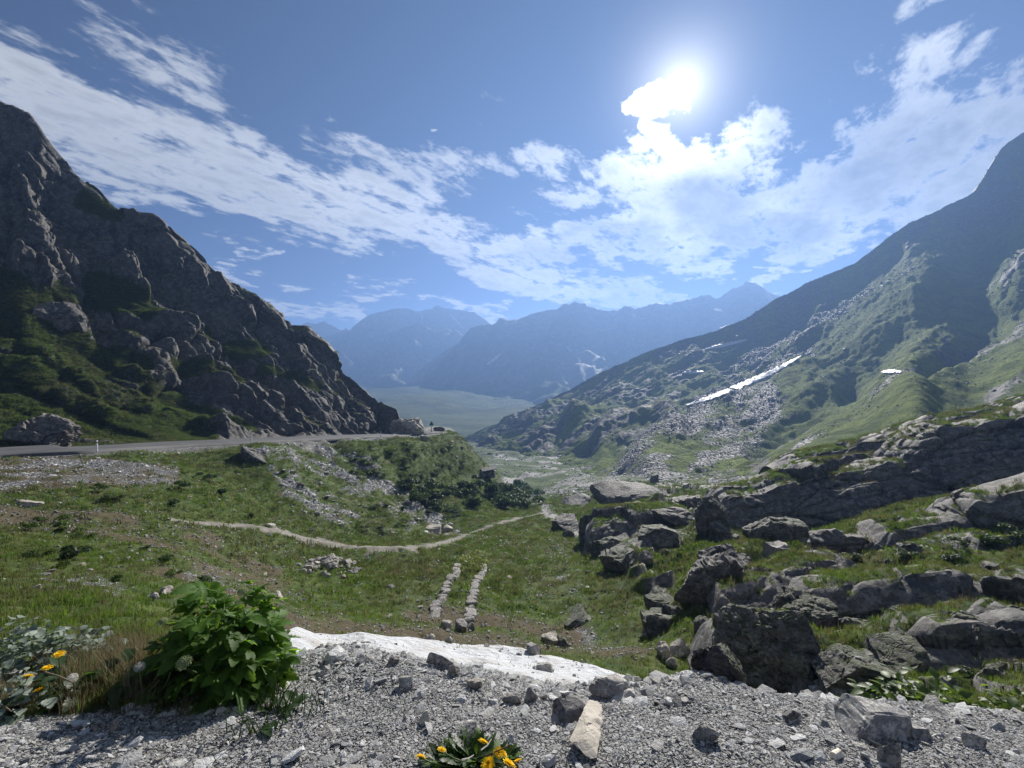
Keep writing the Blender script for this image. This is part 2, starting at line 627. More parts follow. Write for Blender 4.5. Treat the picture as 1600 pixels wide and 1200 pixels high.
M = {}
M['ground'] = mat_terrain('ground', 1.0, bd=0.05, gravel_sc=13.0, grass_a=(0.050, 0.085, 0.015), grass_b=(0.10, 0.135, 0.026))
M['outcrop'] = mat_terrain('outcrop', 1.0, bd=0.11, rockdark=0.92, grass_a=(0.050, 0.088, 0.015), grass_b=(0.095, 0.14, 0.024))
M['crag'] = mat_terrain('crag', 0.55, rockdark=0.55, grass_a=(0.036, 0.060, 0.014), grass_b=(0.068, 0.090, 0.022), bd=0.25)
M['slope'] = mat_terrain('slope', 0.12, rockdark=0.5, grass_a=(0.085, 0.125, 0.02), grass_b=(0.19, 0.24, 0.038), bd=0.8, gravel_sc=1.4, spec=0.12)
M['far'] = mat_terrain('far', 0.02, rockdark=0.6, grass_a=(0.05, 0.078, 0.014), grass_b=(0.10, 0.13, 0.024), bd=4.0)
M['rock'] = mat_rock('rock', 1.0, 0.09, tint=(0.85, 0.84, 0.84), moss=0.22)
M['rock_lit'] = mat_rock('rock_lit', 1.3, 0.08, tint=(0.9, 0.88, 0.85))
M['stone'] = mat_rock('stone', 3.0, 0.015, tint=(1.75, 1.72, 1.68), objspace=True)
M['stone_pale'] = mat_rock('stone_pale', 5.0, 0.006, tint=(2.3, 2.2, 2.0), objspace=True)
M['stone_fg'] = mat_rock('stone_fg', 9.0, 0.004, tint=(2.3, 2.32, 2.34), objspace=True, rough=0.6)


def mat_gravel(alb=1.0):
    m, b = new_mat('gravel')
    oi = b.new('ShaderNodeObjectInfo')
    pos = b.new('ShaderNodeTexCoord').outputs['Object']
    r = oi.outputs['Random']
    c = b.mix(b.rng(r, 0.0, 1.0, smooth=False), (0.19, 0.192, 0.191), (0.70, 0.695, 0.675))
    r2 = b.m('FRACT', b.m('MULTIPLY', r, 17.3))
    c = b.mix(b.m('MULTIPLY', b.rng(r2, 0.72, 0.95), 0.55), c, (0.34, 0.30, 0.24))
    n = b.noise(pos, 3.0, 5, 0.65)
    c = b.mix(b.m('MULTIPLY', b.rng(n, 0.4, 0.7), 0.35), c, (0.12, 0.125, 0.13))
    finish(b, c, 0.6, n, 0.5, 0.1, spec=0.35, alb=alb)
    return m


M['gravel_far'] = mat_gravel(0.30)
M['pebble'] = mat_gravel(0.66)
M['gravel'] = mat_gravel()


def mat_snow(name, dirt=0.3, sc=1.0):
    m, b = new_mat(name)
    pos = geo_pos(b)
    n = b.noise(pos, 0.8 * sc, 7, 0.65, 0.4)
    n2 = b.noise(pos, 9.0 * sc, 5, 0.7)
    c = b.mix(b.m('MULTIPLY', b.rng(n, 0.45, 0.75), dirt), (0.86, 0.88, 0.90), (0.56, 0.51, 0.45))
    c = b.mix(b.m('MULTIPLY', b.rng(n2, 0.62, 0.76), dirt * 1.5), c, (0.36, 0.33, 0.30))
    finish(b, c, 0.55, b.m('ADD', b.m('MULTIPLY', b.voro(pos, 3.2 * sc), 1.6), b.m('ADD', n2, b.m('MULTIPLY', n, 2))), 0.8, 0.09, spec=0.3, alb=0.62)
    return m


M['snow'] = mat_snow('snow', 0.95)
M['snow_far'] = mat_snow('snow_far', 0.12, 0.1)
M['leaf'] = mat_simple('leaf', (0.070, 0.14, 0.024), 0.58, 0.25, 0.48, (0.26, 0.44, 0.035), var=0.35, nsc=12, alb=1.0)
M['leaf_grey'] = mat_simple('leaf_grey', (0.27, 0.32, 0.26), 0.6, 0.3, 0.3, (0.17, 0.26, 0.10), var=0.4, nsc=14)
M['leaf_dock'] = mat_simple('leaf_dock', (0.07, 0.115, 0.025), 0.5, 0.4, 0.4, (0.22, 0.33, 0.04), var=0.35, nsc=10)
M['cream'] = mat_simple('cream', (0.66, 0.59, 0.48), 0.7, 0.3, var=0.5, nsc=16, bump=0.01, alb=1.0)
M['leaf_dark'] = mat_simple('leaf_dark', (0.03, 0.065, 0.014), 0.5, 0.4, 0.35, (0.09, 0.17, 0.02), var=0.3, nsc=12)
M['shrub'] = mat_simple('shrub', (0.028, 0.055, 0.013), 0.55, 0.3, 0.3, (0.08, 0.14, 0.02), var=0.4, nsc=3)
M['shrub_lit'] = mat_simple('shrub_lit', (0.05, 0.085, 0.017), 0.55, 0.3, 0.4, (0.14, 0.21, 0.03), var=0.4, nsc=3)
M['flowerplant'] = mat_simple('flowerplant', (0.19, 0.22, 0.065), 0.6, 0.3, 0.35, (0.30, 0.33, 0.07), var=0.35, nsc=3)
M['stem'] = mat_simple('stem', (0.085, 0.12, 0.035), 0.6, 0.3)
M['stem_dry'] = mat_simple('stem_dry', (0.26, 0.20, 0.12), 0.7, 0.2)
M['stem_red'] = mat_simple('stem_red', (0.16, 0.10, 0.06), 0.7, 0.2)
M['wood'] = mat_simple('wood', (0.07, 0.055, 0.035), 0.85, 0.2)
M['grass'] = mat_simple('grass', (0.066, 0.122, 0.018), 0.6, 0.3, 0.45, (0.13, 0.21, 0.021), var=0.6, nsc=6, patch=(0.22, (0.085, 0.075, 0.032), 0.75))
M['grass_far'] = mat_simple('grass_far', (0.052, 0.09, 0.016), 0.65, 0.3, 0.42, (0.115, 0.18, 0.02), var=0.6, nsc=3, patch=(0.12, (0.07, 0.068, 0.028), 0.6))
M['grass_dry'] = mat_simple('grass_dry', (0.20, 0.155, 0.085), 0.7, 0.2, 0.35, (0.26, 0.21, 0.11), var=0.4, nsc=6)
M['petal'] = mat_simple('petal', (0.92, 0.62, 0.015), 0.6, 0.2, 0.35, (0.95, 0.66, 0.015), alb=1.0)
M['seed'] = mat_simple('seed', (0.75, 0.73, 0.68), 0.8, 0.1, 0.5, (0.8, 0.78, 0.72))
M['umbel'] = mat_simple('umbel', (0.42, 0.48, 0.22), 0.7, 0.2, 0.3, (0.4, 0.46, 0.2), var=0.2)
M['white_paint'] = mat_simple('white_paint', (0.78, 0.79, 0.80), 0.45, 0.4, alb=1.0)
M['black_paint'] = mat_simple('black_paint', (0.02, 0.02, 0.022), 0.5, 0.4)
M['reflector'] = mat_simple('reflector', (0.55, 0.56, 0.58), 0.2, 0.8)
M['sign_back'] = mat_simple('sign_back', (0.10, 0.105, 0.11), 0.5, 0.5)


def mat_road():
    m, b = new_mat('asphalt')
    pos = geo_pos(b)
    n = b.noise(pos, 0.5, 6, 0.6)
    n2 = b.noise(pos, 30, 3, 0.6)
    c = b.mix(b.rng(n, 0.35, 0.65), (0.075, 0.078, 0.082), (0.115, 0.115, 0.115))
    c = b.mix(b.m('MULTIPLY', n2, 0.3), c, (0.15, 0.15, 0.15))
    finish(b, c, 0.75, n2, 0.3, 0.01, spec=0.4)
    return m


def mat_path():
    m, b = new_mat('path')
    pos = geo_pos(b)
    n = b.noise(pos, 1.2, 6, 0.65)
    v = b.voro(pos, 5.0, out='Color')
    c = b.mix(b.rng(n, 0.35, 0.65), (0.17, 0.155, 0.125), (0.30, 0.28, 0.24))
    finish(b, c, 0.9, n, 0.6, 0.05)
    return m


M['road'] = mat_road()
M['path'] = mat_path()

# ================================================================== TERRAIN: near ground
ROAD_NEAR = [(-900, 745, 17), (-500, 733, 24), (-200, 722, 31), (0, 712, 37), (145, 704, 41.5), (270, 697, 50), (393, 691, 60), (500, 686, 72), (594, 682, 85), (650, 679, 97), (692, 675, 106)]
road_n = np.array([W(*p) for p in ROAD_NEAR])
# resample the near edge smoothly, derive the far edge
tt = np.linspace(0, len(road_n) - 1, 160)
road_c = np.stack([pchip(np.arange(len(road_n)), road_n[:, k], tt) for k in range(3)], 1)
tan = np.gradient(road_c, axis=0)
tan[:, 2] = 0
tan /= np.linalg.norm(tan, axis=1)[:, None]
perp = np.stack([-tan[:, 1], tan[:, 0], np.zeros(len(tan))], 1)
ROAD_W = 6.2
road_far = road_c + perp * ROAD_W + np.array([0, 0, 0.10])
road_mid = (road_c + road_far) / 2

BEG = [(1.0, 1750), (1.9, 1203)]
TAB = {
    -600: [(2.4, 1080), (4, 930), (8, 830), (14, 770), (22, 735), (40, 690), (420, 690)],
    -200: [(2.4, 1100), (4, 1000), (8, 900), (15, 815), (24, 752), (32, 722), (60, 690), (420, 690)],
    0: [(2.3, 1125), (3, 1062), (5, 1000), (8, 945), (15, 850), (25, 775), (31, 738), (37, 714), (60, 690), (420, 690)],
    200: [(2.5, 1105), (3.2, 1060), (6, 1005), (10, 935), (16, 865), (25, 797), (36, 744), (45, 705), (70, 690), (420, 690)],
    400: [(2.5, 1105), (3, 1066), (3.6, 1056), (6, 1045), (9, 1003), (13, 955), (20, 905), (30, 845), (38, 805), (48, 757), (60, 693), (80, 688), (420, 690)],
    530: [(2.5, 1095), (3.2, 1014), (3.6, 1012), (5, 1060), (8, 1065), (11, 1030), (15, 992), (18, 965), (22, 935), (30, 890), (36, 858), (42, 835), (52, 792), (64, 738), (76, 687), (100, 684), (420, 690)],
    620: [(2.4, 1105), (3.1, 1026), (3.4, 1024), (5, 1075), (8, 1075), (11, 1040), (15, 1003), (18, 972), (22, 945), (30, 892), (36, 862), (46, 838), (56, 800), (70, 750), (90, 682), (105, 680), (140, 700), (420, 690)],
    700: [(2.4, 1110), (3.0, 1042), (3.3, 1038), (5, 1090), (8, 1085), (12, 1045), (16, 1006), (20, 975), (24, 935), (28, 900), (38, 866), (50, 840), (62, 815), (74, 778), (88, 735), (104, 679), (114, 674), (130, 710), (200, 725), (420, 690)],
    760: [(2.4, 1112), (3.0, 1055), (3.3, 1054), (5, 1095), (8, 1090), (12, 1055), (16, 1015), (20, 982), (28, 905), (38, 866), (50, 838), (64, 810), (80, 785), (92, 752), (103, 727), (112, 732), (130, 760), (200, 735), (300, 710), (420, 690)],
    830: [(2.4, 1114), (3.0, 1066), (5, 1100), (8, 1100), (12, 1062), (16, 1022), (20, 988), (28, 912), (38, 868), (50, 836), (64, 812), (80, 797), (95, 786), (110, 786), (140, 772), (200, 744), (300, 710), (420, 692)],
    900: [(2.4, 1118), (3.0, 1075), (5, 1105), (8, 1100), (12, 1068), (16, 1032), (20, 992), (28, 915), (38, 872), (50, 838), (64, 812), (80, 795), (100, 778), (140, 757), (200, 738), (300, 712), (420, 692)],
    1000: [(2.4, 1116), (2.9, 1068), (5, 1110), (8, 1110), (11, 1080), (14, 1040), (17, 1008), (22, 955), (28, 900), (36, 850), (46, 815), (60, 788), (80, 770), (110, 757), (150, 745), (200, 735), (300, 715), (420, 700)],
    1100: [(2.3, 1115), (2.8, 1050), (4, 1090), (7, 1115), (11, 1085), (14, 1040), (18, 965), (22, 910), (28, 872), (36, 838), (46, 803), (60, 780), (80, 767), (110, 760), (200, 742), (420, 705)],
    1200: [(2.3, 1120), (2.7, 1080), (4, 1115), (7, 1125), (10, 1095), (13, 1045), (17, 965), (22, 895), (28, 862), (36, 846), (44, 825), (52, 778), (60, 770), (80, 770), (110, 765), (420, 720)],
    1400: [(2.2, 1135), (2.6, 1096), (4, 1122), (6, 1130), (9, 1095), (12, 1035), (16, 950), (21, 880), (28, 820), (34, 798), (40, 788), (47, 735), (54, 722), (70, 726), (100, 745), (420, 720)],
    1600: [(2.2, 1145), (2.5, 1115), (4, 1130), (6, 1125), (9, 1065), (12, 1000), (17, 905), (23, 825), (28, 770), (34, 752), (42, 680), (50, 660), (70, 690), (100, 700), (420, 700)],
    1900: [(2.4, 1130), (4, 1130), (6, 1100), (9, 1010), (12, 935), (17, 845), (23, 765), (30, 705), (40, 625), (50, 605), (70, 650), (420, 690)],
    2300: [(2.4, 1130), (4, 1120), (6, 1080), (9, 980), (12, 900), (17, 810), (23, 735), (30, 675), (40, 595), (50, 575), (70, 640), (420, 690)],
}
gpx = np.concatenate([np.arange(-600, -60, 18), np.arange(-60, 1660, 4.0), np.arange(1660, 2301, 18)])
NR = 680
gly = np.linspace(math.log(1.0), math.log(420), NR)
tabpx = np.array(sorted(TAB))
tabpy = np.stack([pchip(np.log([a for a, _ in BEG + TAB[k]]), [c for _, c in BEG + TAB[k]], gly) for k in tabpx], 1)  # NR x ncol
gpy = np.stack([pchip(tabpx, tabpy[r], gpx) for r in range(NR)], 0)
# soften the control table a little
for _ in range(3):
    gpy[1:-1] = (gpy[:-2] + 2 * gpy[1:-1] + gpy[2:]) / 4
GPX, GLY = np.meshgrid(gpx, gly)
GY = np.exp(GLY)
GX = (GPX - 800) / F * GY
GZ = (600 - gpy) / F * GY
PY0 = gpy.copy()
# roadbed
rd, rz = polydist(GX, GY, road_mid)
kb = sstep(ROAD_W / 2 + 0.9, ROAD_W / 2 + 0.1, rd)
GZ = GZ * (1 - kb) + (rz - 0.28) * kb
# --- zones of the near ground
RIGHT_EDGE = [(860, 700), (900, 790), (905, 850), (960, 905), (1010, 940), (1060, 1015), (1190, 1085)]
re_px = np.interp(PY0, [p[1] for p in RIGHT_EDGE], [p[0] for p in RIGHT_EDGE])
beyond_crest = sstep(3.6, 6.0, GY)
rockzone = sstep(-10, 45, GPX - re_px) * sstep(6, 10, GY) * sstep(130, 90, GY)
shelf = caps(GPX, PY0, [(1280, 840, 1480, 770, 26), (1420, 790, 1600, 750, 18), (1080, 855, 1180, 845, 22), (1240, 905, 1600, 885, 22), (1280, 925, 1330, 915, 26),
                        (900, 815, 1010, 800, 15), (1110, 950, 1150, 985, 22), (1220, 930, 1250, 965, 20), (1400, 850, 1600, 830, 16),
                        (1480, 690, 1560, 640, 18), (880, 800, 930, 790, 14)])
rockzone_g = rockzone * (1 - 0.9 * shelf)
Pn = np.stack([GX.ravel(), GY.ravel(), GZ.ravel()], 1)
fb6 = fbm(Pn / 7.0, 5, 11).reshape(GX.shape)
fb1 = fbm(Pn / 1.3, 4, 21).reshape(GX.shape)
offroad = 1 - sstep(ROAD_W / 2 + 4, ROAD_W / 2 + 0.5, rd)
ampd = sstep(5, 14, GY)
dz_ = fb6 * 0.42 * ampd * offroad + fbm(Pn / 16.0, 5, 15).reshape(GX.shape) * 1.5 * sstep(105, 180, GY) * sstep(420, 330, GY) + fb1 * 0.09 * sstep(3, 6, GY) * offroad
near = sstep(6, 3.2, GY)
fb02 = fbm(Pn / 0.28, 4, 31).reshape(GX.shape)
dz_ += near * (fb02 * 0.022 + fbm(Pn / 0.9, 3, 35).reshape(GX.shape) * 0.035)
# rock relief on the right
rz_idx = np.nonzero((rockzone.ravel() > 0.01))[0]
rd1 = np.zeros(GX.size)
q = Pn[rz_idx] @ np.array([[0.97, 0.0, 0.24], [0.0, 1.0, 0.0], [-0.24, 0, 0.97]]).T
t1, e1, _ = facets(q / np.array([4.2, 3.0, 2.2]), 41)
t2, e2, _ = facets(q / np.array([1.5, 1.1, 0.8]), 51)
rd1[rz_idx] = t1 * 1.0 + t2 * 0.38 + np.minimum(e2, 0.12) * 1.2 + fbm(q / 0.7, 3, 61) * 0.1
dz_ += rd1.reshape(GX.shape) * rockzone_g * (0.35 + 0.5 * sstep(14, 30, GY))
# gullies in the road embankment
fbq = 26 * fb1 + 22 * fb6
chute = caps(GPX + fbq, PY0 + fbq * .4, [(440, 700, 640, 800, 62, .8), (470, 690, 560, 760, 32), (530, 690, 600, 760, 26), (600, 760, 690, 822, 18), (420, 735, 520, 800, 36), (500, 780, 545, 810, 28), (640, 690, 650, 730, 0.1)])
GZ = GZ + dz_ - chute * 0.5 * fb1
GZ -= caps(GPX, PY0, [(520, 690, 640, 790, 14), (600, 770, 690, 825, 10)]) * 0.6
gPYf = 600 - GZ / GY * F

slope_y = np.gradient(GZ, axis=0) / np.gradient(GY, axis=0)
dxs = np.gradient(GX, axis=1)
slope_x = np.gradient(GZ, axis=1) / dxs
steep = np.hypot(slope_x, slope_y)
n_a = fbm(Pn / 5.0, 4, 71).reshape(GX.shape)
n_b = fbm(Pn / 1.6, 4, 81).reshape(GX.shape)
# rock mask
Rm = rockzone_g * np.clip(0.36 + 0.5 * n_a + 0.5 * (steep - 0.6), 0, 1)
Rm = np.maximum(Rm, caps(GPX, PY0, [(390, 705, 410, 722, 10), (440, 690, 520, 705, 12), (850, 800, 900, 830, 14)]) * 0.9)
Rm = np.maximum(Rm, sstep(105, 140, GY) * np.clip(0.36 + 0.7 * fbm(Pn / 9.0, 5, 75).reshape(GX.shape), 0, 1) * sstep(420, 330, GY))
# gravel and scree
cr_y = np.interp(GPX, [-600, 0, 250, 400, 530, 700, 900, 1100, 1300, 1600], [2.0, 2.3, 2.5, 3.2, 3.6, 3.3, 3.0, 2.8, 2.7, 2.5])
Gm = sstep(3.0, 0.8, GY - cr_y) * sstep(0.0, 0.35, 3.5 - GY + 0.9 * sstep(300, 460, GPX))
Gm = np.maximum(Gm, 0.62 * sstep(14, 9, GY) * sstep(380, 470, GPX) * sstep(1150, 1000, GPX))
bank = caps(GPX, PY0 + 7 * n_b + 5 * n_a, [(-300, 748, 110, 742, 36), (100, 740, 262, 744, 32)])
Gm = np.maximum(Gm, sstep(0.05, 0.5, bank) * (0.46 + 0.45 * n_b))
Gm = np.maximum(Gm, chute * (0.62 + 0.8 * n_b + 0.35 * n_a))
Gm = np.maximum(Gm, sstep(4.4, 3.0, rd) * 0.9 * sstep(10, 20, GY))
Gm = np.maximum(Gm, caps(GPX, PY0, [(-100, 890, 200, 915, 36), (180, 925, 330, 955, 30), (880, 905, 920, 990, 40), (480, 890, 555, 885, 20), (590, 830, 700, 835, 10), (300, 900, 420, 930, 40)]) * (0.33 + 0.35 * n_b))
Gm = np.maximum(Gm, caps(GPX, PY0, [(820, 765, 860, 800, 14), (780, 750, 830, 785, 10), (850, 770, 1000, 757, 16), (1000, 757, 1200, 752, 22), (900, 745, 1150, 735, 22)]) * (0.5 + 0.5 * n_b))
Gm *= (1 - 0.85 * rockzone_g * sstep(0.2, 0.6, Rm))
# brown, dry ground
Bm = 0.10 + 0.22 * n_a + 0.15 * n_b
Bm += caps(GPX, PY0, [(450, 980, 1010, 1030, 38), (640, 950, 900, 985, 30)]) * 0.8
Bm += caps(GPX, PY0, [(120, 830, 330, 850, 45), (0, 800, 200, 815, 40), (250, 890, 420, 960, 60), (200, 860, 420, 890, 50)]) * (0.5 + 0.35 * n_b)
Bm += caps(GPX, PY0, [(860, 880, 930, 990, 60)]) * 0.3
Bm += caps(GPX, PY0, [(-100, 800, 430, 900, 110)]) * (0.14 + 0.3 * n_a)
Bm += rockzone * 0.12 + sstep(0.0, 0.4, bank) * 0.75
Bm -= caps(GPX, PY0, [(280, 720, 400, 790, 70), (640, 700, 740, 790, 60), (560, 900, 640, 930, 40)]) * 0.3
mask = np.clip(np.stack([Rm, Gm, Bm], -1), 0, 1)
me = build_mesh('ground', np.stack([GX, GY, GZ], -1).reshape(-1, 3), grid_faces(*GX.shape), attrs={'mask': mask.reshape(-1, 3)}, mats=[M['ground']])
ground = structure(obj('ground', me), 'meadow, gravel bank and rocky ground below the camera')
# the pull-out carries on behind the viewer
bx = np.linspace(-40, 40, 60)
by = np.linspace(-60, 1.02, 50)
BX, BY = np.meshgrid(bx, by)
BZ = -1.64 + 0.04 * fbm(np.stack([BX.ravel(), BY.ravel(), 0 * BX.ravel()], 1) / 1.5, 3, 5).reshape(BX.shape) - 0.12
BZ = np.where(np.abs(BX) > np.maximum(BY, 0) * 1.6 + 2.2, BZ - 0.15, BZ)
mb = np.zeros((BX.size, 3)); mb[:, 1] = 0.95
structure(obj('pull_out', build_mesh('pull_out', np.stack([BX, BY, BZ], -1).reshape(-1, 3), grid_faces(*BX.shape), attrs={'mask': mb}, mats=[M['ground']])))


def gz(x, y):
    """height of the near ground under a point"""
    px = 800 + F * np.asarray(x, float) / np.asarray(y, float)
    c = np.interp(px, gpx, np.arange(len(gpx)))
    r = np.interp(np.log(y), gly, np.arange(NR))
    c0 = np.clip(np.floor(c).astype(int), 0, len(gpx) - 2)
    r0 = np.clip(np.floor(r).astype(int), 0, NR - 2)
    a, b_ = c - c0, r - r0
    return (GZ[r0, c0] * (1 - a) * (1 - b_) + GZ[r0, c0 + 1] * a * (1 - b_) + GZ[r0 + 1, c0] * (1 - a) * b_ + GZ[r0 + 1, c0 + 1] * a * b_)


# ------------------------------------------------------------------ road
nrw = 9
rv = np.stack([road_c + (road_far - road_c) * t for t in np.linspace(0, 1, nrw)], 1)
rv[:, :, 2] += 0.02 + 0.06 * np.sin(np.linspace(0, math.pi, nrw))[None, :]
rv = np.concatenate([rv[:, :1] + np.array([0, 0, -0.5]), rv, rv[:, -1:] + np.array([0, 0, -0.5])], 1)
road = structure(obj('road', build_mesh('road', rv.reshape(-1, 3), grid_faces(160, nrw + 2), mats=[M['road']])), 'narrow grey asphalt mountain road along the crag')
# the road bends away behind the rock spur: a short level shelf
sh = []
for px, py, Y in [(606, 682, 90), (640, 677, 97), (668, 674, 104), (690, 677, 108), (698, 681, 110)]:
    sh.append(W(px, py, Y))
sh = np.array(sh)
shb = sh + np.array([1.0, 9.0, 0.0]) * np.linspace(0.8, 1.0, 5)[:, None]
shb[:, 2] = sh[:, 2] + 0.5
shv = np.stack([sh + (shb - sh) * t for t in np.linspace(0, 1, 7)], 0)
shv[:, :, 2] -= 0.06
shm = np.zeros((35, 3)); shm[:, 1] = 0.7; shm[:, 2] = 0.6
structure(obj('road_verge', build_mesh('road_verge', shv.reshape(-1, 3), grid_faces(7, 5), attrs={'mask': shm}, mats=[M['ground']])))

# ================================================================== TERRAIN: left crag
RIDGE_L = [(-700, -330, 60), (-400, -60, 72), (-200, 60, 80), (0, 163, 86), (45, 180, 87), (65, 205, 87), (95, 245, 88), (125, 272, 88), (155, 290, 89), (178, 315, 89),
           (200, 327, 90), (235, 335, 92), (260, 350, 93), (290, 370, 95), (320, 400, 96), (350, 430, 97), (370, 445, 98), (400, 456, 100), (435, 485, 101), (455, 508, 102),
           (478, 513, 103), (500, 535, 104), (525, 560, 105), (550, 588, 106), (575, 609, 106), (605, 631, 105), (620, 639, 103), (627, 660, 101), (629, 690, 100)]
rl = np.array(RIDGE_L, float)
lpx = np.concatenate([np.linspace(-700, -40, 60), np.linspace(-36, 629, 420)])
r_py = np.interp(lpx, rl[:, 0], rl[:, 1])
r_Y = np.interp(lpx, rl[:, 0], rl[:, 2])
fpx = 800 + F * road_far[:, 0] / road_far[:, 1]
oo = np.argsort(fpx)
f_Y = np.interp(lpx, fpx[oo], road_far[oo, 1])
f_Z = np.interp(lpx, fpx[oo], road_far[oo, 2]) - 0.5
f_py = 600 - f_Z / f_Y * F
nv, nb = 300, 40
vv = np.linspace(0, 1, nv)[:, None]
ly = f_Y + (r_Y - f_Y) * vv ** 0.92
bulge = np.sin(vv * math.pi)
lpy = f_py + (r_py - f_py) * vv
LY = np.concatenate([ly, ly[-1:] + np.linspace(0.8, 60, nb)[:, None]], 0)
LZ = np.concatenate([(600 - lpy) / F * ly, ((600 - lpy[-1:]) / F * ly[-1:]) - (np.linspace(0.8, 60, nb) ** 1.08 * 0.75)[:, None]], 0)
LPX = np.repeat(lpx[None], nv + nb, 0)
LX = (LPX - 800) / F * LY
LX[nv:] = LX[nv - 1:nv] - np.linspace(0.3, 14, nb)[:, None]
LPY = 600 - LZ / LY * F
V = np.stack([LX, LY, LZ], -1)
du = np.gradient(V, axis=1)
dv = np.gradient(V, axis=0)
N = np.cross(du, dv)
N /= np.linalg.norm(N, axis=-1)[..., None] + 1e-9
if N[100, 200, 2] < 0:
    N = -N
Nm = N.mean(axis=(0, 1)); Nm /= np.linalg.norm(Nm)
Pl = V.reshape(-1, 3)
VVf = np.concatenate([np.repeat(vv, len(lpx), 1), np.ones((nb, len(lpx)))], 0)
gr_l = caps(LPX, LPY, [(-300, 500, 70, 500, 120), (-300, 620, 140, 600, 120), (40, 520, 270, 650, 85), (150, 640, 310, 680, 50), (-200, 680, 60, 660, 20, .8), (150, 430, 235, 475, 32, .95),
                       (230, 470, 330, 500, 22, .6), (130, 305, 185, 330, 20, .8), (330, 520, 420, 540, 22, .75), (150, 530, 230, 560, 30, .7), (230, 600, 330, 640, 30, .8),
                       (0, 420, 40, 440, 30, .9), (420, 560, 500, 600, 20, .5), (340, 640, 400, 665, 22, .6), (480, 650, 500, 660, 14, .6), (280, 555, 380, 590, 24, .55)])
nl = fbm(Pl / 9.0, 5, 101).reshape(LX.shape)
nl2 = fbm(Pl / 2.5, 4, 111).reshape(LX.shape)
gr_l = np.clip(sstep(0.1, 0.75, gr_l) * (0.95 + 0.45 * nl + 0.25 * nl2) + 0.16 * nl + 0.10 * nl2, 0, 1)
# leaning buttresses: stretch the pattern along the slope's dip
e_r = np.array([0.62, 0.66, 0.42]); e_r /= np.linalg.norm(e_r)        # along the crag
e_d = np.array([0.55, -0.10, -0.83]); e_d /= np.linalg.norm(e_d)      # dip of the ribs, down to the right
e_d -= e_r * (e_d @ e_r); e_d /= np.linalg.norm(e_d)
e_n = np.cross(e_r, e_d)
Q = Pl @ np.stack([e_r, e_d, e_n], 1)
warp = np.stack([fbm(Q / 11 + k * 9.1, 3, 121 + k) for k in range(3)], 1) * 2.2
Qw = Q + warp
a1, ed1, _ = facets(Qw / np.array([12.0, 36.0, 12.0]), 131)
a2, ed2, _ = facets(Qw / np.array([4.6, 15.0, 4.6]), 141)
a3, ed3, _ = facets(Qw / np.array([1.8, 6.5, 1.8]), 151)
rib = ridged(Qw / np.array([9.0, 40.0, 9.0]), 3, 161)
a4, ed4, _ = facets(Qw / np.array([0.8, 2.6, 0.8]), 155)
disp = a1 * 3.2 + a2 * 1.6 + a3 * 0.62 + a4 * 0.24 - np.exp(-ed3 * 14) * 0.3 + (rib - .6) * 2.6 - np.exp(-ed2 * 14) * 1.0 - np.exp(-ed1 * 16) * 1.6 + fbm(Q / 1.2, 3, 171) * 0.22
disp = disp.reshape(LX.shape)
smooth_d = (fbm(Pl / 7.0, 4, 181) * 0.45 - 1.7).reshape(LX.shape)
edge = np.minimum(1, sstep(0.0, 0.12, VVf)) * (0.35 + 0.65 * sstep(1.0, 0.85, VVf))
edge[nv:] = 0.5
endf = sstep(629, 600, LPX) * 0.75 + 0.25
disp = (disp * (1 - 0.85 * gr_l) + smooth_d * gr_l) * edge * endf
dirn = N * 0.5 + Nm * 0.5
dirn /= np.linalg.norm(dirn, axis=-1)[..., None]
V = V + dirn * disp[..., None]
du = np.gradient(V, axis=1); dv = np.gradient(V, axis=0)
N2 = np.cross(du, dv); N2 /= np.linalg.norm(N2, axis=-1)[..., None] + 1e-9
if N2[100, 200, 2] < 0:
    N2 = -N2
flat = N2[..., 2]
rockl = np.clip(1.0 - gr_l * 1.25 - sstep(0.62, 0.92, flat) * 0.55 * sstep(-0.2, 0.4, nl), 0, 1)
scl = caps(LPX, LPY, [(320, 660, 420, 672, 16, .6), (0, 660, 90, 680, 12, .4)])
maskl = np.stack([rockl, scl * (0.6 + .4 * nl2), 0.18 + 0.25 * nl], -1)
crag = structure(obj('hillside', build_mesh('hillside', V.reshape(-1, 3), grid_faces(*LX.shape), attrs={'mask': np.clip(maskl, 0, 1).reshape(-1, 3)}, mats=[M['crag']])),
                 'dark rocky hillside with grass patches above the road')
VL = V

# ================================================================== TERRAIN: right mountain
RIDGE_R = [(600, 700, 520), (690, 690, 500), (720, 684, 480), (760, 668, 470), (800, 650, 465), (840, 632, 460), (900, 604, 470), (944, 578, 475), (987, 560, 480), (1031, 542, 480), (1075, 529, 480), (1119, 515, 480),
           (1171, 492, 480), (1206, 469, 480), (1224, 460, 478), (1263, 440, 470), (1337, 410, 450), (1381, 376, 440), (1425, 345, 430), (1469, 327, 420), (1512, 306, 410), (1525, 296, 405), (1547, 261, 400),
           (1565, 231, 395), (1600, 205, 385), (1700, 130, 370), (1900, 100, 340), (2300, 60, 290)]
FOOT_R = [(600, 730, 420), (690, 722, 350), (720, 718, 310), (760, 722, 250), (800, 738, 215), (850, 760, 170), (900, 776, 140), (1000, 772, 115), (1100, 775, 96), (1200, 785, 82), (1400, 770, 68), (1600, 720, 62), (1900, 660, 58), (2300, 650, 55)]
rr = np.array(RIDGE_R, float)
fr_ = np.array(FOOT_R, float)
rpx = np.concatenate([np.linspace(600, 1640, 520), np.linspace(1646, 2300, 60)])
ry = np.interp(rpx, rr[:, 0], rr[:, 2]); rp = np.interp(rpx, rr[:, 0], rr[:, 1])
fy = pchip(fr_[:, 0], fr_[:, 2], rpx); fp = pchip(fr_[:, 0], fr_[:, 1], rpx)
nv, nb = 330, 30
vv = np.linspace(0, 1, nv)[:, None]
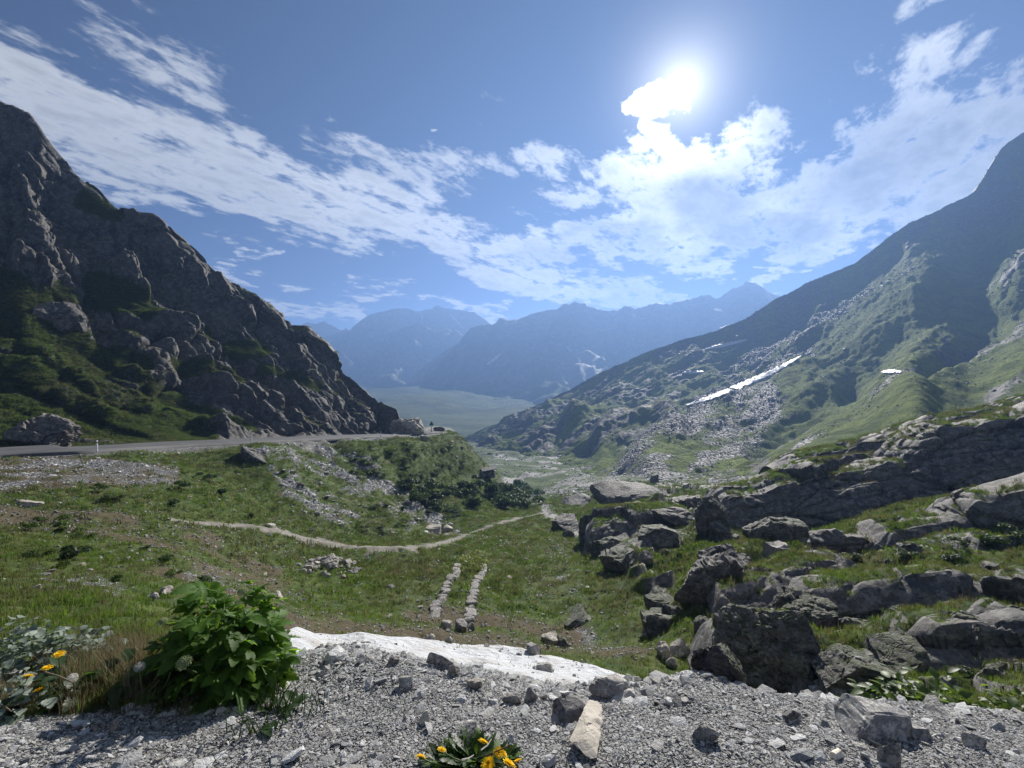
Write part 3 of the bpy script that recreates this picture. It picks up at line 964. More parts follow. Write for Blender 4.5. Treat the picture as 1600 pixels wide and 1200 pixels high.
yy = fy * (ry / fy) ** (1 - (1 - vv) ** (1.38 + 0.9 * sstep(1430, 1570, rpx)[None]))
pyr = fp + (rp - fp) * vv
RY = np.concatenate([yy, yy[-1:] + np.linspace(4, 260, nb)[:, None]], 0)
RZ = np.concatenate([(600 - pyr) / F * yy, ((600 - pyr[-1:]) / F * yy[-1:]) - np.linspace(2, 200, nb)[:, None]], 0)
RPX = np.repeat(rpx[None], nv + nb, 0)
RX = (RPX - 800) / F * RY
RX[nv:] = RX[nv - 1:nv] + np.linspace(1, 60, nb)[:, None]
RPY = 600 - RZ / RY * F
VR = np.concatenate([np.repeat(vv, len(rpx), 1), np.ones((nb, len(rpx)))], 0)
Pr = np.stack([RX, RY, RZ], -1).reshape(-1, 3)
shp = RX.shape
# large folds: spurs (+) and gullies (-) running down the flank
dzr = np.zeros(shp)
for a in [(1480, 420, 1240, 570, 60, 7), (1240, 570, 1010, 725, 52, 7), (1700, 520, 1420, 640, 90, 6), (1420, 640, 1240, 740, 60, 4), (1640, 400, 1520, 470, 50, 8),
          (790, 660, 900, 668, 34, 9), (900, 668, 1040, 655, 34, 9), (760, 690, 850, 690, 20, 5), (1040, 650, 1130, 625, 26, 5), (940, 690, 1060, 690, 22, 5), (860, 640, 960, 610, 26, 6)]:
    dzr += cap(RPX, RPY, *a[:5]) * a[5]
for a in [(1260, 550, 1070, 640, 26, 7), (1070, 640, 960, 700, 22, 5), (1460, 470, 1330, 590, 34, 9), (1330, 590, 1180, 700, 26, 6), (1560, 520, 1440, 590, 30, 7), (1250, 480, 1130, 560, 26, 6), (1400, 400, 1260, 500, 24, 6)]:
    dzr -= cap(RPX, RPY, *a[:5]) * a[5]
# ribs follow the fall line: stretch noise down-left
e_f = np.array([-0.62, -0.62, -0.48]); e_f /= np.linalg.norm(e_f)
e_s = np.cross(e_f, [0, 0, 1.0]); e_s /= np.linalg.norm(e_s)
e_t = np.cross(e_f, e_s)
Qr = Pr @ np.stack([e_s, e_f, e_t], 1)
sc_ = np.clip(RY.ravel() / 300, 0.3, 1.4)
rw = np.stack([fbm(Qr / 60 + 7.7 * k, 3, 201 + k) for k in range(3)], 1) * 14
nr1 = ridged((Qr + rw) / np.array([42., 160., 42.]), 4, 211)
nr2 = fbm((Qr + rw) / np.array([14., 42., 14.]), 5, 221)
b1, be1, _ = facets((Qr + rw * .4) / np.array([16., 34., 16.]), 231)
b2, be2, _ = facets((Qr + rw * .2) / np.array([6.0, 12.0, 6.0]), 241)
grn = caps(RPX, RPY, [(1560, 380, 1440, 450, 46), (1440, 450, 1260, 570, 56), (1520, 430, 1300, 660, 60), (1260, 570, 1000, 740, 50), (1640, 560, 1420, 640, 44), (1420, 640, 1230, 745, 50), (1600, 470, 1500, 520, 40, .8), (1640, 690, 1480, 660, 40),
                      (780, 715, 900, 730, 24), (860, 720, 1000, 705, 22, .9), (1030, 600, 1130, 590, 18, .6), (960, 640, 1040, 640, 12, .7), (1040, 645, 1150, 640, 14, .6), (1120, 680, 1300, 620, 44, .8),
                      (980, 590, 1060, 560, 16, .5), (900, 655, 960, 650, 9, .8), (840, 668, 880, 664, 8, .8), (1300, 690, 1460, 600, 26, .8)])
nrr = nr2.reshape(shp)
band = (fbm((Qr + rw * 0.5) / np.array([13., 170., 13.]), 4, 271) + 0.6 * fbm((Qr + rw * 0.3) / np.array([4.5, 60., 4.5]), 3, 281)).reshape(shp)
rockr = np.clip(0.55 - grn * (0.85 + 0.4 * nrr) + 0.25 * nrr + 0.42 * band, 0, 1)
rr_amp = (0.25 + 0.75 * rockr).ravel()
dd = ((nr1 - .6) * 6.0 + nr2 * 2.2) * sc_ + (b1 * 1.7 + b2 * 0.9 - np.exp(-be1 * 12) * 1.5) * sc_ * rr_amp
dd += fbm(Qr / 3.0, 4, 251) * 0.7 * sc_
dd = dd.reshape(shp)
efr = sstep(0.0, 0.10, VR) * (0.25 + 0.75 * sstep(1.0, 0.86, VR))
efr[nv:] = 0.3
low = sstep(0.02, 0.2, VR)
RZ2 = RZ + (dd * efr + dzr * low * sstep(1.0, 0.9, VR))
scr = caps(RPX + 10 * nrr, RPY, [(1260, 548, 1080, 645, 18, 1), (1150, 610, 985, 745, 46, 1), (1190, 630, 1090, 750, 50, .95), (980, 748, 1190, 748, 22, 1), (860, 768, 1000, 752, 16, 1), (1440, 590, 1200, 745, 14, .7), (1330, 470, 1180, 560, 26, .6),
                                   (1240, 520, 1120, 575, 14, .6), (1420, 430, 1300, 500, 14, .55)])
scr = scr * (1 - 0.8 * cap(RPX, RPY, 1560, 400, 1300, 660, 60))
gm = sstep(0.0, 0.7, scr) * (0.62 + 0.30 * band + 0.25 * nrr) + 0.12 * sstep(0.4, 1.0, band)
maskr = np.stack([rockr, gm, 0.14 + 0.22 * nrr], -1)
VRt = np.stack([RX, RY, RZ2], -1)
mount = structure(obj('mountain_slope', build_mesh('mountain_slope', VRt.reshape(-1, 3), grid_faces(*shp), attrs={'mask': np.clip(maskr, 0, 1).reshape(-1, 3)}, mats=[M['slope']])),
                  'long green and grey mountain slope on the far side of the valley')

# ================================================================== TERRAIN: valley floor and far ranges
vx = np.concatenate([-np.geomspace(9000, 900, 20), np.linspace(-800, 900, 200), np.geomspace(1000, 9000, 20)])
vy = np.concatenate([np.linspace(120, 2400, 240), np.geomspace(2500, 20000, 20)])
VX, VY = np.meshgrid(vx, vy)
pv = np.stack([VX.ravel(), VY.ravel(), 0 * VX.ravel()], 1)
vz = -56 + fbm(pv / 260, 5, 301).reshape(VX.shape) * 5 + fbm(pv / 60, 4, 311).reshape(VX.shape) * 1.2
vz -= sstep(330, 200, VY) * 40
vz += sstep(420, 1500, VY) * 50 + sstep(450, 900, VY) * fbm(pv / 190, 5, 351).reshape(VX.shape) * 17
vm_ = np.stack([np.clip(0.08 + 0.3 * fbm(pv / 120, 4, 321), 0, .7), np.clip(0.2 * fbm(pv / 90, 4, 331), 0, 1) * 0.6, 0.15 + 0.35 * fbm(pv / 200, 4, 341)], -1)
structure(obj('valley_floor', build_mesh('valley_floor', np.stack([VX, VY, vz], -1).reshape(-1, 3), grid_faces(*VX.shape), attrs={'mask': np.clip(vm_, 0, 1)}, mats=[M['far']])),
          'broad green valley floor far below')


def ridge_range(name, pts, basez, seed, slope=0.62, ncol=260, nrow=90, amp=0.16, rock=0.75, label=None, back=0.8, crest=0.012):
    a = np.array(pts, float)
    px = np.linspace(a[0, 0], a[-1, 0], ncol)
    Y = np.interp(px, a[:, 0], a[:, 2]); py = np.interp(px, a[:, 0], a[:, 1])
    jag = np.stack([px / 14, px * 0, px * 0 + seed], 1)
    Zr = (600 - py) / F * Y + fbm(jag, 4, seed) * Y * crest * 0.5
    H = np.maximum(Zr - basez, 5)
    t = np.linspace(0, 1, nrow)[:, None]
    prof = t ** 1.9
    run = H / slope * 1.35
    Yg = Y - run * (1 - t)
    Zg = basez + H * prof
    Xg = (px - 800) / F * Y + 0 * t
    tb = np.linspace(0.05, 1, 18)[:, None]
    Yg = np.concatenate([Yg, Y + run * tb * back], 0)
    Zg = np.concatenate([Zg, basez + H * (1 - tb)], 0)
    Xg = np.concatenate([Xg, Xg[:1] + 0 * tb], 0)
    P_ = np.stack([Xg.ravel(), Yg.ravel(), Zg.ravel()], 1)
    hm = H.mean()
    wv_ = np.stack([fbm(P_ / (hm * 1.1) + 3.3 * k, 3, seed + 20 + k) for k in range(3)], 1) * hm * 0.3
    n1 = ridged((P_ + wv_) / np.array([hm * 0.75, hm * 2.2, hm * 2.2]), 5, seed + 3)
    n2 = fbm((P_ + wv_) / (hm * 0.25), 5, seed + 9)
    T = np.concatenate([np.repeat(t, ncol, 1), 1 - np.repeat(tb, ncol, 1)], 0)
    e = (np.sin(np.clip(T, 0, 1) * math.pi) ** 0.7) * (1 - 0.2 * T)
    d = ((n1 - 0.6) * 1.5 + n2 * 0.45).reshape(T.shape) * e * H[None] * amp
    Zg = Zg + d
    Yg = Yg - d * 0.6
    Vm = np.stack([Xg, Yg, Zg], -1)
    rk = np.clip(rock * sstep(0.25, 0.75, T) + 0.35 * n2.reshape(T.shape), 0, 1)
    mk = np.stack([rk, 0.2 * T + 0 * rk, 0.25 + 0 * rk], -1)
    o = obj(name, build_mesh(name, Vm.reshape(-1, 3), grid_faces(*T.shape), attrs={'mask': np.clip(mk, 0, 1).reshape(-1, 3)}, mats=[M['far']]))
    return structure(o, label), Vm


ridge_mid, VMID = ridge_range('mountain_ridge', [(560, 625, 1500), (600, 612, 1480), (650, 585, 1470), (700, 548, 1460), (735, 515, 1450), (762, 504, 1450), (800, 496, 1450), (840, 489, 1450), (865, 482, 1450), (900, 475, 1450),
                           (915, 476, 1450), (950, 483, 1450), (985, 481, 1450), (1030, 474, 1450), (1090, 466, 1450), (1130, 461, 1450), (1152, 452, 1450), (1165, 440, 1450), (1180, 439, 1450), (1196, 450, 1450), (1224, 461, 1450), (1300, 480, 1430), (1500, 430, 1400), (1900, 400, 1400)],
                          -58, 401, slope=0.55, ncol=420, label='long dark ridge closing the valley, hazy blue')
ridge_pyr, VPYR = ridge_range('mountain_peak', [(440, 585, 1800), (500, 575, 1800), (525, 548, 1800), (560, 530, 1800), (590, 523, 1800), (620, 520, 1800), (640, 508, 1800), (655, 503, 1800), (672, 511, 1800), (700, 517, 1800), (720, 522, 1800), (760, 540, 1800), (860, 580, 1800)],
                          -60, 431, ncol=200, label='hazy blue pointed peak before the far massif')
ridge_low, VLOW = ridge_range('mountain_foothill', [(440, 560, 1600), (500, 545, 1600), (520, 545, 1600), (545, 560, 1600), (580, 590, 1600), (620, 606, 1600), (680, 617, 1600)], -60, 441, ncol=120, label='hazy foothill at the valley mouth')
ridge_far, VFAR = ridge_range('mountain_massif', [(400, 560, 2050), (455, 535, 2050), (500, 530, 2050), (530, 519, 2050), (539, 515, 2050), (541, 512, 2050), (545, 517, 2050), (556, 507, 2050), (575, 493, 2050), (600, 485, 2050), (622, 482, 2050), (640, 482, 2050), (655, 486, 2050), (672, 482, 2050), (683, 478, 2050),
                          (695, 483, 2050), (720, 483, 2050), (740, 488, 2050), (752, 496, 2050), (770, 508, 2050), (900, 540, 2050)], -60, 451, slope=0.8, ncol=340, nrow=120, amp=0.2, rock=1.0, crest=0.004, label='far jagged massif with small glaciers, pale blue with haze')
ridge_far2, VF2 = ridge_range('mountain_summit', [(380, 540, 2250), (455, 520, 2250), (474, 507, 2250), (482, 503, 2250), (494, 506, 2250), (506, 502, 2250), (518, 507, 2250), (530, 514, 2250), (560, 530, 2250), (640, 545, 2250)], -60, 461, slope=0.8, ncol=140, crest=0.002, label='palest pair of summits beyond the crag')

# ------------------------------------------------------------------ ray casting against the terrain
def bvh_of(me):
    nvt = len(me.vertices)
    co = np.empty(nvt * 3, np.float32); me.vertices.foreach_get('co', co)
    npoly = len(me.polygons)
    vi = np.empty(len(me.loops), np.int32); me.loops.foreach_get('vertex_index', vi)
    return BVHTree.FromPolygons(co.reshape(-1, 3).tolist(), vi.reshape(npoly, 4).tolist())


BG, BL, BR = bvh_of(ground.data), bvh_of(crag.data), bvh_of(mount.data)
BM, BF = bvh_of(ridge_mid.data), bvh_of(ridge_far.data)
ORG = Vector((0, 0, 0))


def cast(px, py, trees=None):
    d = ray(px, py)
    best = None
    for t in (trees or (BG, BL, BR)):
        h = t.ray_cast(ORG, d)
        if h[0] is not None and (best is None or h[3] < best[3]):
            best = h
    return best


def drop(x, y, trees=None):
    best = None
    for t in (trees or (BG,)):
        h = t.ray_cast(Vector((x, y, 900)), Vector((0, 0, -1)))
        if h[0] is not None and (best is None or h[0].z > best[0].z):
            best = h
    return best

# ================================================================== ROCKS
import bmesh
_ico = {}


def ico(sub):
    if sub not in _ico:
        bm = bmesh.new()
        bmesh.ops.create_icosphere(bm, subdivisions=sub, radius=1.0)
        bm.verts.ensure_lookup_table()
        v = np.array([x.co[:] for x in bm.verts]); f = np.array([[y.index for y in x.verts] for x in bm.faces])
        bm.free()
        _ico[sub] = (v / np.linalg.norm(v, axis=1)[:, None], f)
    return _ico[sub]


def rock_shape(seed, dims=(1, 1, 1), sub=4, nplanes=11, block=0.5, rough=0.11, strata=0.025, fine=0.03, cell=0.55):
    r = np.random.default_rng(seed)
    v, f = ico(sub)
    p = v.copy()
    pw = 1 - 0.55 * block
    p = np.sign(p) * np.abs(p) ** pw
    p /= np.abs(p).max()
    for k in range(nplanes):
        n = r.normal(size=3)
        if r.random() < 0.5:
            n[r.integers(3)] *= 3.0
        n /= np.linalg.norm(n)
        d = r.uniform(0.52, 0.86)
        t = np.maximum(p @ n - d, 0)
        p = p - n * (t * 0.96)[:, None]
    ext = p.max(0) - p.min(0)
    p = (p - (p.max(0) + p.min(0)) / 2) / ext * 2
    p = p * np.array(dims)
    s = float(np.mean(dims))
    nv_ = p / (np.linalg.norm(p, axis=1)[:, None] + 1e-9)
    off = r.uniform(0, 50, 3)
    ax = np.array([0.18, 0.1, 1.0]); ax /= np.linalg.norm(ax)
    if strata:
        h = p @ ax / s * 4.5 + 0.6 * fbm(p / s * 1.2 + off, 2, seed)
        fr2 = h - np.floor(h)
        stp = np.floor(h)
        jit = np.sin(stp * 12.9898 + seed) * 0.5
        p = p + nv_ * np.array([1, 1, 0.15]) * ((jit * strata - np.exp(-(np.minimum(fr2, 1 - fr2) / 0.10) ** 2) * strata * 0.9) * s)[:, None]
    a, e, _ = facets(p / (s * cell) + off, seed % 1000 + 7)
    p = p + nv_ * ((a * rough - np.exp(-e * 12) * rough * 0.5) * s)[:, None]
    if sub >= 4:
        a2, e2, _ = facets(p / (s * cell * 0.36) * np.array([1, 1, 1.6]) + off, seed % 1000 + 27)
        p = p + nv_ * ((a2 * rough * 0.35 - np.exp(-e2 * 12) * rough * 0.25) * s)[:, None]
    if fine:
        p = p + nv_ * (fbm(p / (s * 0.22) + off, 4, seed % 1000 + 3) * fine * s)[:, None]
    return p, f


def rock_mesh(name, mat, smooth=True, **kw):
    p, f = rock_shape(**kw)
    me_ = build_mesh(name, p, f, smooth=smooth, mats=[mat])
    if smooth:
        me_.set_sharp_from_angle(angle=math.radians(24))
    return me_


def put_rock(px0, px1, py0, py1, seed, label, name='boulder', mat='rock', depth=1.0, sub=4, yaw=None, tilt=(0, 0), group='rocks of the outcrop', sink=0.45, trees=None, cat='rock', smooth_=True, **kw):
    """a rock that shows between these picture columns and rows, set down where the ground is"""
    h, k_ = None, 0
    while h is None:
        h = cast((px0 + px1) / 2, py1 - 0.12 * (py1 - py0) + k_, trees)
        k_ += 3
    Y = h[0].y
    wd = (px1 - px0) / F * Y / 2
    ht = (py1 - py0) / F * Y / 2 * (1 + sink)
    dp = wd * depth
    me_ = rock_mesh(name, M[mat], smooth=smooth_, seed=seed, dims=(wd, dp, ht), sub=sub, **kw)
    zt = (600 - py0) / F * (Y + dp * 0.35)
    c = Vector((((px0 + px1) / 2 - 800) / F * (Y + dp * 0.35), Y + dp * 0.55, zt - ht))
    r = random.Random(seed)
    o = obj(name, me_, loc=c, rot=(tilt[0], tilt[1], r.uniform(-0.35, 0.35) if yaw is None else yaw))
    return tag(o, label, cat, group)


LEDGE_GRASS = []


# long rock ledges, lofted between their foot and their lip
def ledge(foot, lip, back, seed, label, nu=340, nvv=90, nbk=34, amp=1.0, name='rock_ledge', mat='rock', rise=0.1):
    fa = np.array(foot, float); la = np.array(lip, float)
    u = np.linspace(0, 1, nu)

    def res(a, cols):
        s = np.concatenate([[0], np.cumsum(np.hypot(np.diff(a[:, 0]), np.diff(a[:, 1])))]); s /= s[-1]
        return np.stack([np.interp(u, s, a[:, k]) for k in cols], 1)
    fp_ = res(fa, (0, 1, 2)); lp_ = res(la, (0, 1, 2))
    A = np.stack([(fp_[:, 0] - 800) / F * fp_[:, 2], fp_[:, 2], (600 - fp_[:, 1]) / F * fp_[:, 2]], 1)
    B_ = np.stack([(lp_[:, 0] - 800) / F * lp_[:, 2], lp_[:, 2], (600 - lp_[:, 1]) / F * lp_[:, 2]], 1)
    A = A - np.array([0, 0, 1.2])
    t = np.linspace(0, 1, nvv)[:, None, None]
    face = A[None] + (B_ - A)[None] * t
    # bulging face
    face[:, :, 1] -= (np.sin(t[:, :, 0] * math.pi) * 0.5)
    tb = np.linspace(0.04, 1, nbk)[:, None, None]
    bk = B_[None] + np.array([0.25, 1.0, rise])[None, None] * tb * back
    bk[:, :, 2] -= (tb[:, :, 0] ** 3) * back * 0.45
    Vv = np.concatenate([face, bk], 0)
    Pp = Vv.reshape(-1, 3)
    du_ = np.gradient(Vv, axis=1); dv_ = np.gradient(Vv, axis=0)
    n_ = np.cross(du_, dv_); n_ /= np.linalg.norm(n_, axis=-1)[..., None] + 1e-9
    if n_[:nvv, :, 1].mean() > 0:
        n_ = -n_
    kr = np.array([[0.97, 0.0, 0.22], [0, 1, 0], [-0.22, 0, 0.97]])
    Qq = Pp @ kr.T
    a_, e_, _ = facets(Qq / np.array([7.5, 4.5, 2.6]), seed)
    a2_, e2_, _ = facets(Qq / np.array([2.6, 1.7, 0.8]), seed + 10)
    hb_ = Qq[:, 2] / 0.62 + 0.9 * fbm(Qq / np.array([5.0, 5.0, 3.0]), 3, seed + 30)
    kf = np.floor(hb_); fr3 = hb_ - kf
    bed = (np.sin(kf * 12.9898 + seed) * 0.5) * 0.34 - np.exp(-(np.minimum(fr3, 1 - fr3) / 0.09) ** 2) * 0.20
    d_ = (a_ * 0.85 + a2_ * 0.26 + bed - np.exp(-e_ * 16) * 0.5 - np.exp(-e2_ * 16) * 0.14 + fbm(Qq / 0.9, 5, seed + 20) * 0.16) * amp
    ctop = np.concatenate([np.ones(nvv), np.linspace(0.9, 0.35, nbk)])[:, None]
    utap = np.minimum(sstep(0, .07, u), sstep(1, .93, u))[None]
    Vv = Vv + n_ * (d_.reshape(Vv.shape[:2]) * ctop * utap)[..., None]
    Vv[..., 2] -= (1 - utap) * 1.4 * amp
    du_ = np.gradient(Vv, axis=1); dv_ = np.gradient(Vv, axis=0)
    n2_ = np.cross(du_, dv_); n2_ /= np.linalg.norm(n2_, axis=-1)[..., None] + 1e-9
    if n2_[nvv + 4:, :, 2].mean() < 0:
        n2_ = -n2_
    gn = fbm(Pp / 2.2, 4, seed + 40).reshape(Vv.shape[:2])
    grs = sstep(0.80, 0.97, n2_[..., 2] + 0.20 * gn) * np.concatenate([np.linspace(0.0, 0.55, nvv), np.linspace(0.75, 1.0, nbk)])[:, None]
    mk_ = np.stack([1 - grs, 0 * grs, 0.12 + 0.25 * gn], -1)
    me_ = build_mesh(name, Vv.reshape(-1, 3), grid_faces(*Vv.shape[:2]), attrs={'mask': np.clip(mk_, 0, 1).reshape(-1, 3)}, mats=[M['outcrop']])
    me_.set_sharp_from_angle(angle=math.radians(24))
    o = obj(name, me_)
    LEDGE_GRASS.append((Vv, grs * (grs > 0.4)))
    return tag(o, label, 'rock', 'rock ledges of the outcrop')


ledge([(1094, 845, 37), (1180, 850, 36.5), (1267, 838, 36), (1366, 810, 35), (1436, 792, 34.5), (1600, 760, 33), (1800, 700, 31)],
      [(1096, 800, 38.5), (1130, 778, 40), (1178, 771, 40), (1216, 757, 40), (1272, 740, 40), (1412, 724, 39), (1444, 690, 39), (1478, 668, 38.5), (1600, 655, 37), (1800, 590, 35)],
      9, 501, 'long shaded grey rock ledge rising to the picture edge above a grass shelf', amp=0.8)
ledge([(1205, 760, 50), (1330, 735, 50), (1480, 690, 49), (1640, 640, 48)],
      [(1212, 722, 52), (1290, 705, 52), (1400, 680, 51), (1480, 655, 50), (1600, 632, 50), (1680, 615, 49)],
      8, 521, 'upper dark rock ledge with a grassy top behind the long ledge', amp=0.8)
ledge([(1235, 985, 15.2), (1330, 985, 15), (1450, 978, 14.6), (1575, 980, 14.2), (1700, 960, 13.6)],
      [(1240, 925, 16.5), (1290, 918, 16.6), (1360, 908, 16.8), (1450, 902, 16.6), (1500, 898, 16.2), (1572, 912, 15.8), (1700, 890, 15.2)],
      3.2, 541, 'layered rock band with sunlit crest above the dark hollow', nu=180, nvv=40, amp=0.42, rise=0.0)
ledge([(1362, 866, 22), (1430, 862, 22), (1525, 850, 21.6), (1610, 836, 21), (1720, 815, 20)],
      [(1366, 830, 23), (1420, 822, 23.2), (1500, 812, 23), (1530, 786, 22.8), (1610, 770, 22), (1720, 740, 21)],
      4.0, 561, 'pale rock ledge at the picture edge between two grass shelves', nu=140, nvv=36, amp=0.5, mat='rock_lit')

ledge([(1082, 1066, 11.6), (1180, 1084, 11), (1300, 1090, 10.5), (1450, 1080, 10), (1650, 1045, 9.6)],
      [(1085, 1030, 12.2), (1130, 990, 12.7), (1200, 975, 13), (1270, 985, 12.7), (1330, 1020, 11.8), (1400, 1010, 11.8), (1470, 982, 11.6), (1550, 978, 11.4), (1650, 955, 11)],
      3.0, 581, 'dark shaded rock wall around the hollow behind the gravel', nu=200, nvv=44, amp=0.5, rise=0.0)
ledge([(1100, 948, 16.3), (1200, 955, 16), (1300, 930, 17), (1340, 915, 18)],
      [(1110, 925, 17.3), (1200, 893, 18.4), (1250, 872, 19.3), (1320, 868, 19.8), (1350, 880, 19.5)],
      3.0, 601, 'stepped rock mass right of the cracked slab', nu=140, nvv=40, amp=0.5, rise=0.0)
ledge([(905, 852, 40), (960, 868, 36), (1020, 868, 34), (1090, 860, 34)],
      [(915, 812, 43), (960, 806, 43), (1020, 800, 43), (1090, 812, 41)],
      8.0, 621, 'low stepped outcrop where the meadow meets the rocks', nu=120, nvv=40, amp=0.7, rise=0.05)

R_ = [
    (1045, 1206, 866, 945, 11, 'broad cracked grey slab tilted towards the meadow, its top sunlit', dict(mat='rock_lit', depth=0.8, sub=6, block=0.8, strata=0.05, rough=0.10, cell=0.3, tilt=(0.16, -0.06))),
    (1199, 1241, 850, 882, 12, 'pale angular block resting above the cracked slab', dict(mat='stone', sub=4, block=0.7)),
    (1127, 1275, 950, 1078, 13, 'big dark boulder with a sunlit cap over the hollow', dict(depth=0.8, sub=6, block=0.6, strata=0.03)),
    (1082, 1160, 1004, 1064, 14, 'square dark rock wall next to the gravel bank', dict(depth=0.8, sub=6, block=0.9)),
    (1005, 1056, 906, 926, 15, 'topmost of three flat stones stacked beside the meadow', dict(depth=0.8, block=0.7)),
    (1007, 1050, 922, 940, 16, 'middle one of three flat stones stacked beside the meadow', dict(depth=0.8, block=0.8)),
    (1010, 1058, 936, 956, 17, 'lowest of three flat stones stacked beside the meadow', dict(depth=0.8, block=0.8)),
    (1003, 1058, 958, 992, 18, 'low split boulder under the stacked flat stones', dict(block=0.5)),
    (904, 966, 804, 850, 19, 'rounded grey boulder where the meadow meets the outcrop', dict(sub=6, block=0.25, rough=0.07)),
    (922, 974, 840, 864, 20, 'low boulder with mossy top in front of the rounded one', dict(block=0.4)),
    (937, 1004, 862, 894, 21, 'dark boulder with a thin sunlit rim at the meadow edge', dict(block=0.5)),
    (998, 1021, 860, 884, 22, 'small upright pale stone leaning on a dark boulder', dict(mat='stone', block=0.5)),
    (930, 1034, 757, 784, 23, 'long smooth whaleback slab beyond the rounded boulder', dict(block=0.3, depth=1.1, rough=0.06, mat='rock_lit')),
    (880, 930, 776, 792, 24, 'flat pale slab by the footpath end', dict(block=0.3, mat='rock_lit', depth=1.4, rough=0.06)),
    (955, 1030, 789, 812, 25, 'stepped grey slab in the grass, left of the pair', dict(block=0.5, mat='rock_lit', strata=0.05)),
    (1022, 1096, 795, 822, 26, 'stepped grey slab in the grass, right of the pair', dict(block=0.5, strata=0.05, mat='rock_lit')),
    (1048, 1098, 775, 795, 27, 'flat rock at the foot of the boulder field', dict(block=0.4, mat='rock_lit')),
    (1000, 1062, 822, 842, 28, 'low layered rock with sunlit edges below the stepped slabs', dict(block=0.5, strata=0.05)),
    (1086, 1142, 772, 850, 29, 'tall rounded rock at the near end of the long ledge', dict(sub=6, block=0.3)),
    (1112, 1145, 815, 852, 30, 'smaller dark boulder tucked under the tall rounded rock', dict(block=0.3)),
    (1169, 1268, 808, 852, 31, 'wide smooth boulder under the long ledge', dict(sub=6, block=0.3, rough=0.06)),
    (1270, 1322, 826, 868, 32, 'sunlit jagged rock at the near end of the grass shelf', dict(block=0.6, mat='rock_lit')),
    (1310, 1358, 836, 858, 33, 'flat lit rock beside the jagged one on the shelf', dict(block=0.6, mat='rock_lit')),
    (1170, 1222, 896, 940, 34, 'grey boulder below the cracked slab', dict(block=0.4)),
    (1215, 1275, 892, 948, 35, 'stepped rough rock right of the cracked slab', dict(sub=6, block=0.6, strata=0.06)),
    (1258, 1322, 870, 912, 36, 'crumbled pale rock between the slab and the grass', dict(block=0.5, strata=0.05, mat='rock_lit')),
    (1205, 1300, 935, 992, 37, 'dark layered rock above the sunlit cap', dict(sub=6, block=0.6, strata=0.06)),
    (1462, 1556, 970, 1052, 38, 'layered brown-grey rock standing in the hollow', dict(sub=6, block=0.6, strata=0.06)),
    (1515, 1625, 945, 1010, 39, 'tilted layered slab at the picture edge', dict(sub=6, block=0.7, strata=0.06)),
    (1274, 1384, 1020, 1085, 40, 'smooth dark dome of rock above the broad-leaved plant', dict(sub=6, block=0.2, rough=0.05)),
    (1368, 1458, 1006, 1056, 41, 'wedge-shaped boulder with a pale tip in the hollow', dict(block=0.5)),
    (1112, 1182, 930, 968, 42, 'grey block under the front edge of the cracked slab', dict(block=0.7)),
    (1195, 1262, 1010, 1075, 43, 'darkest rock at the bottom of the hollow', dict(block=0.5)),
    (1084, 1112, 966, 986, 44, 'small boulder in a mossy pocket under the slab', dict(block=0.3)),
    (1560, 1625, 900, 945, 45, 'boulder at the picture edge under the grass shelf', dict(block=0.5)),
    (1390, 1450, 950, 985, 46, 'broken block under the layered rock band', dict(block=0.7, strata=0.04)),
    (1330, 1395, 975, 1015, 47, 'squat block beneath the layered rock band', dict(block=0.6)),
    (1016, 1030, 741, 756, 48, 'small pointed dark stone standing on the whaleback slab', dict(block=0.3, sub=3)),
    (985, 1010, 752, 764, 49, 'low dark boulder beside the small pointed stone', dict(block=0.4, sub=3)),
    (860, 905, 808, 832, 50, 'pale flat outcrop beside the footpath', dict(block=0.4, mat='rock_lit', depth=1.2)),
    (876, 898, 826, 842, 51, 'small dark boulder below the pale flat outcrop', dict(block=0.4, sub=3)),
]
for (a, b, c, d, sd, lab, kw) in R_:
    put_rock(a, b, c, d, sd, lab, **kw)

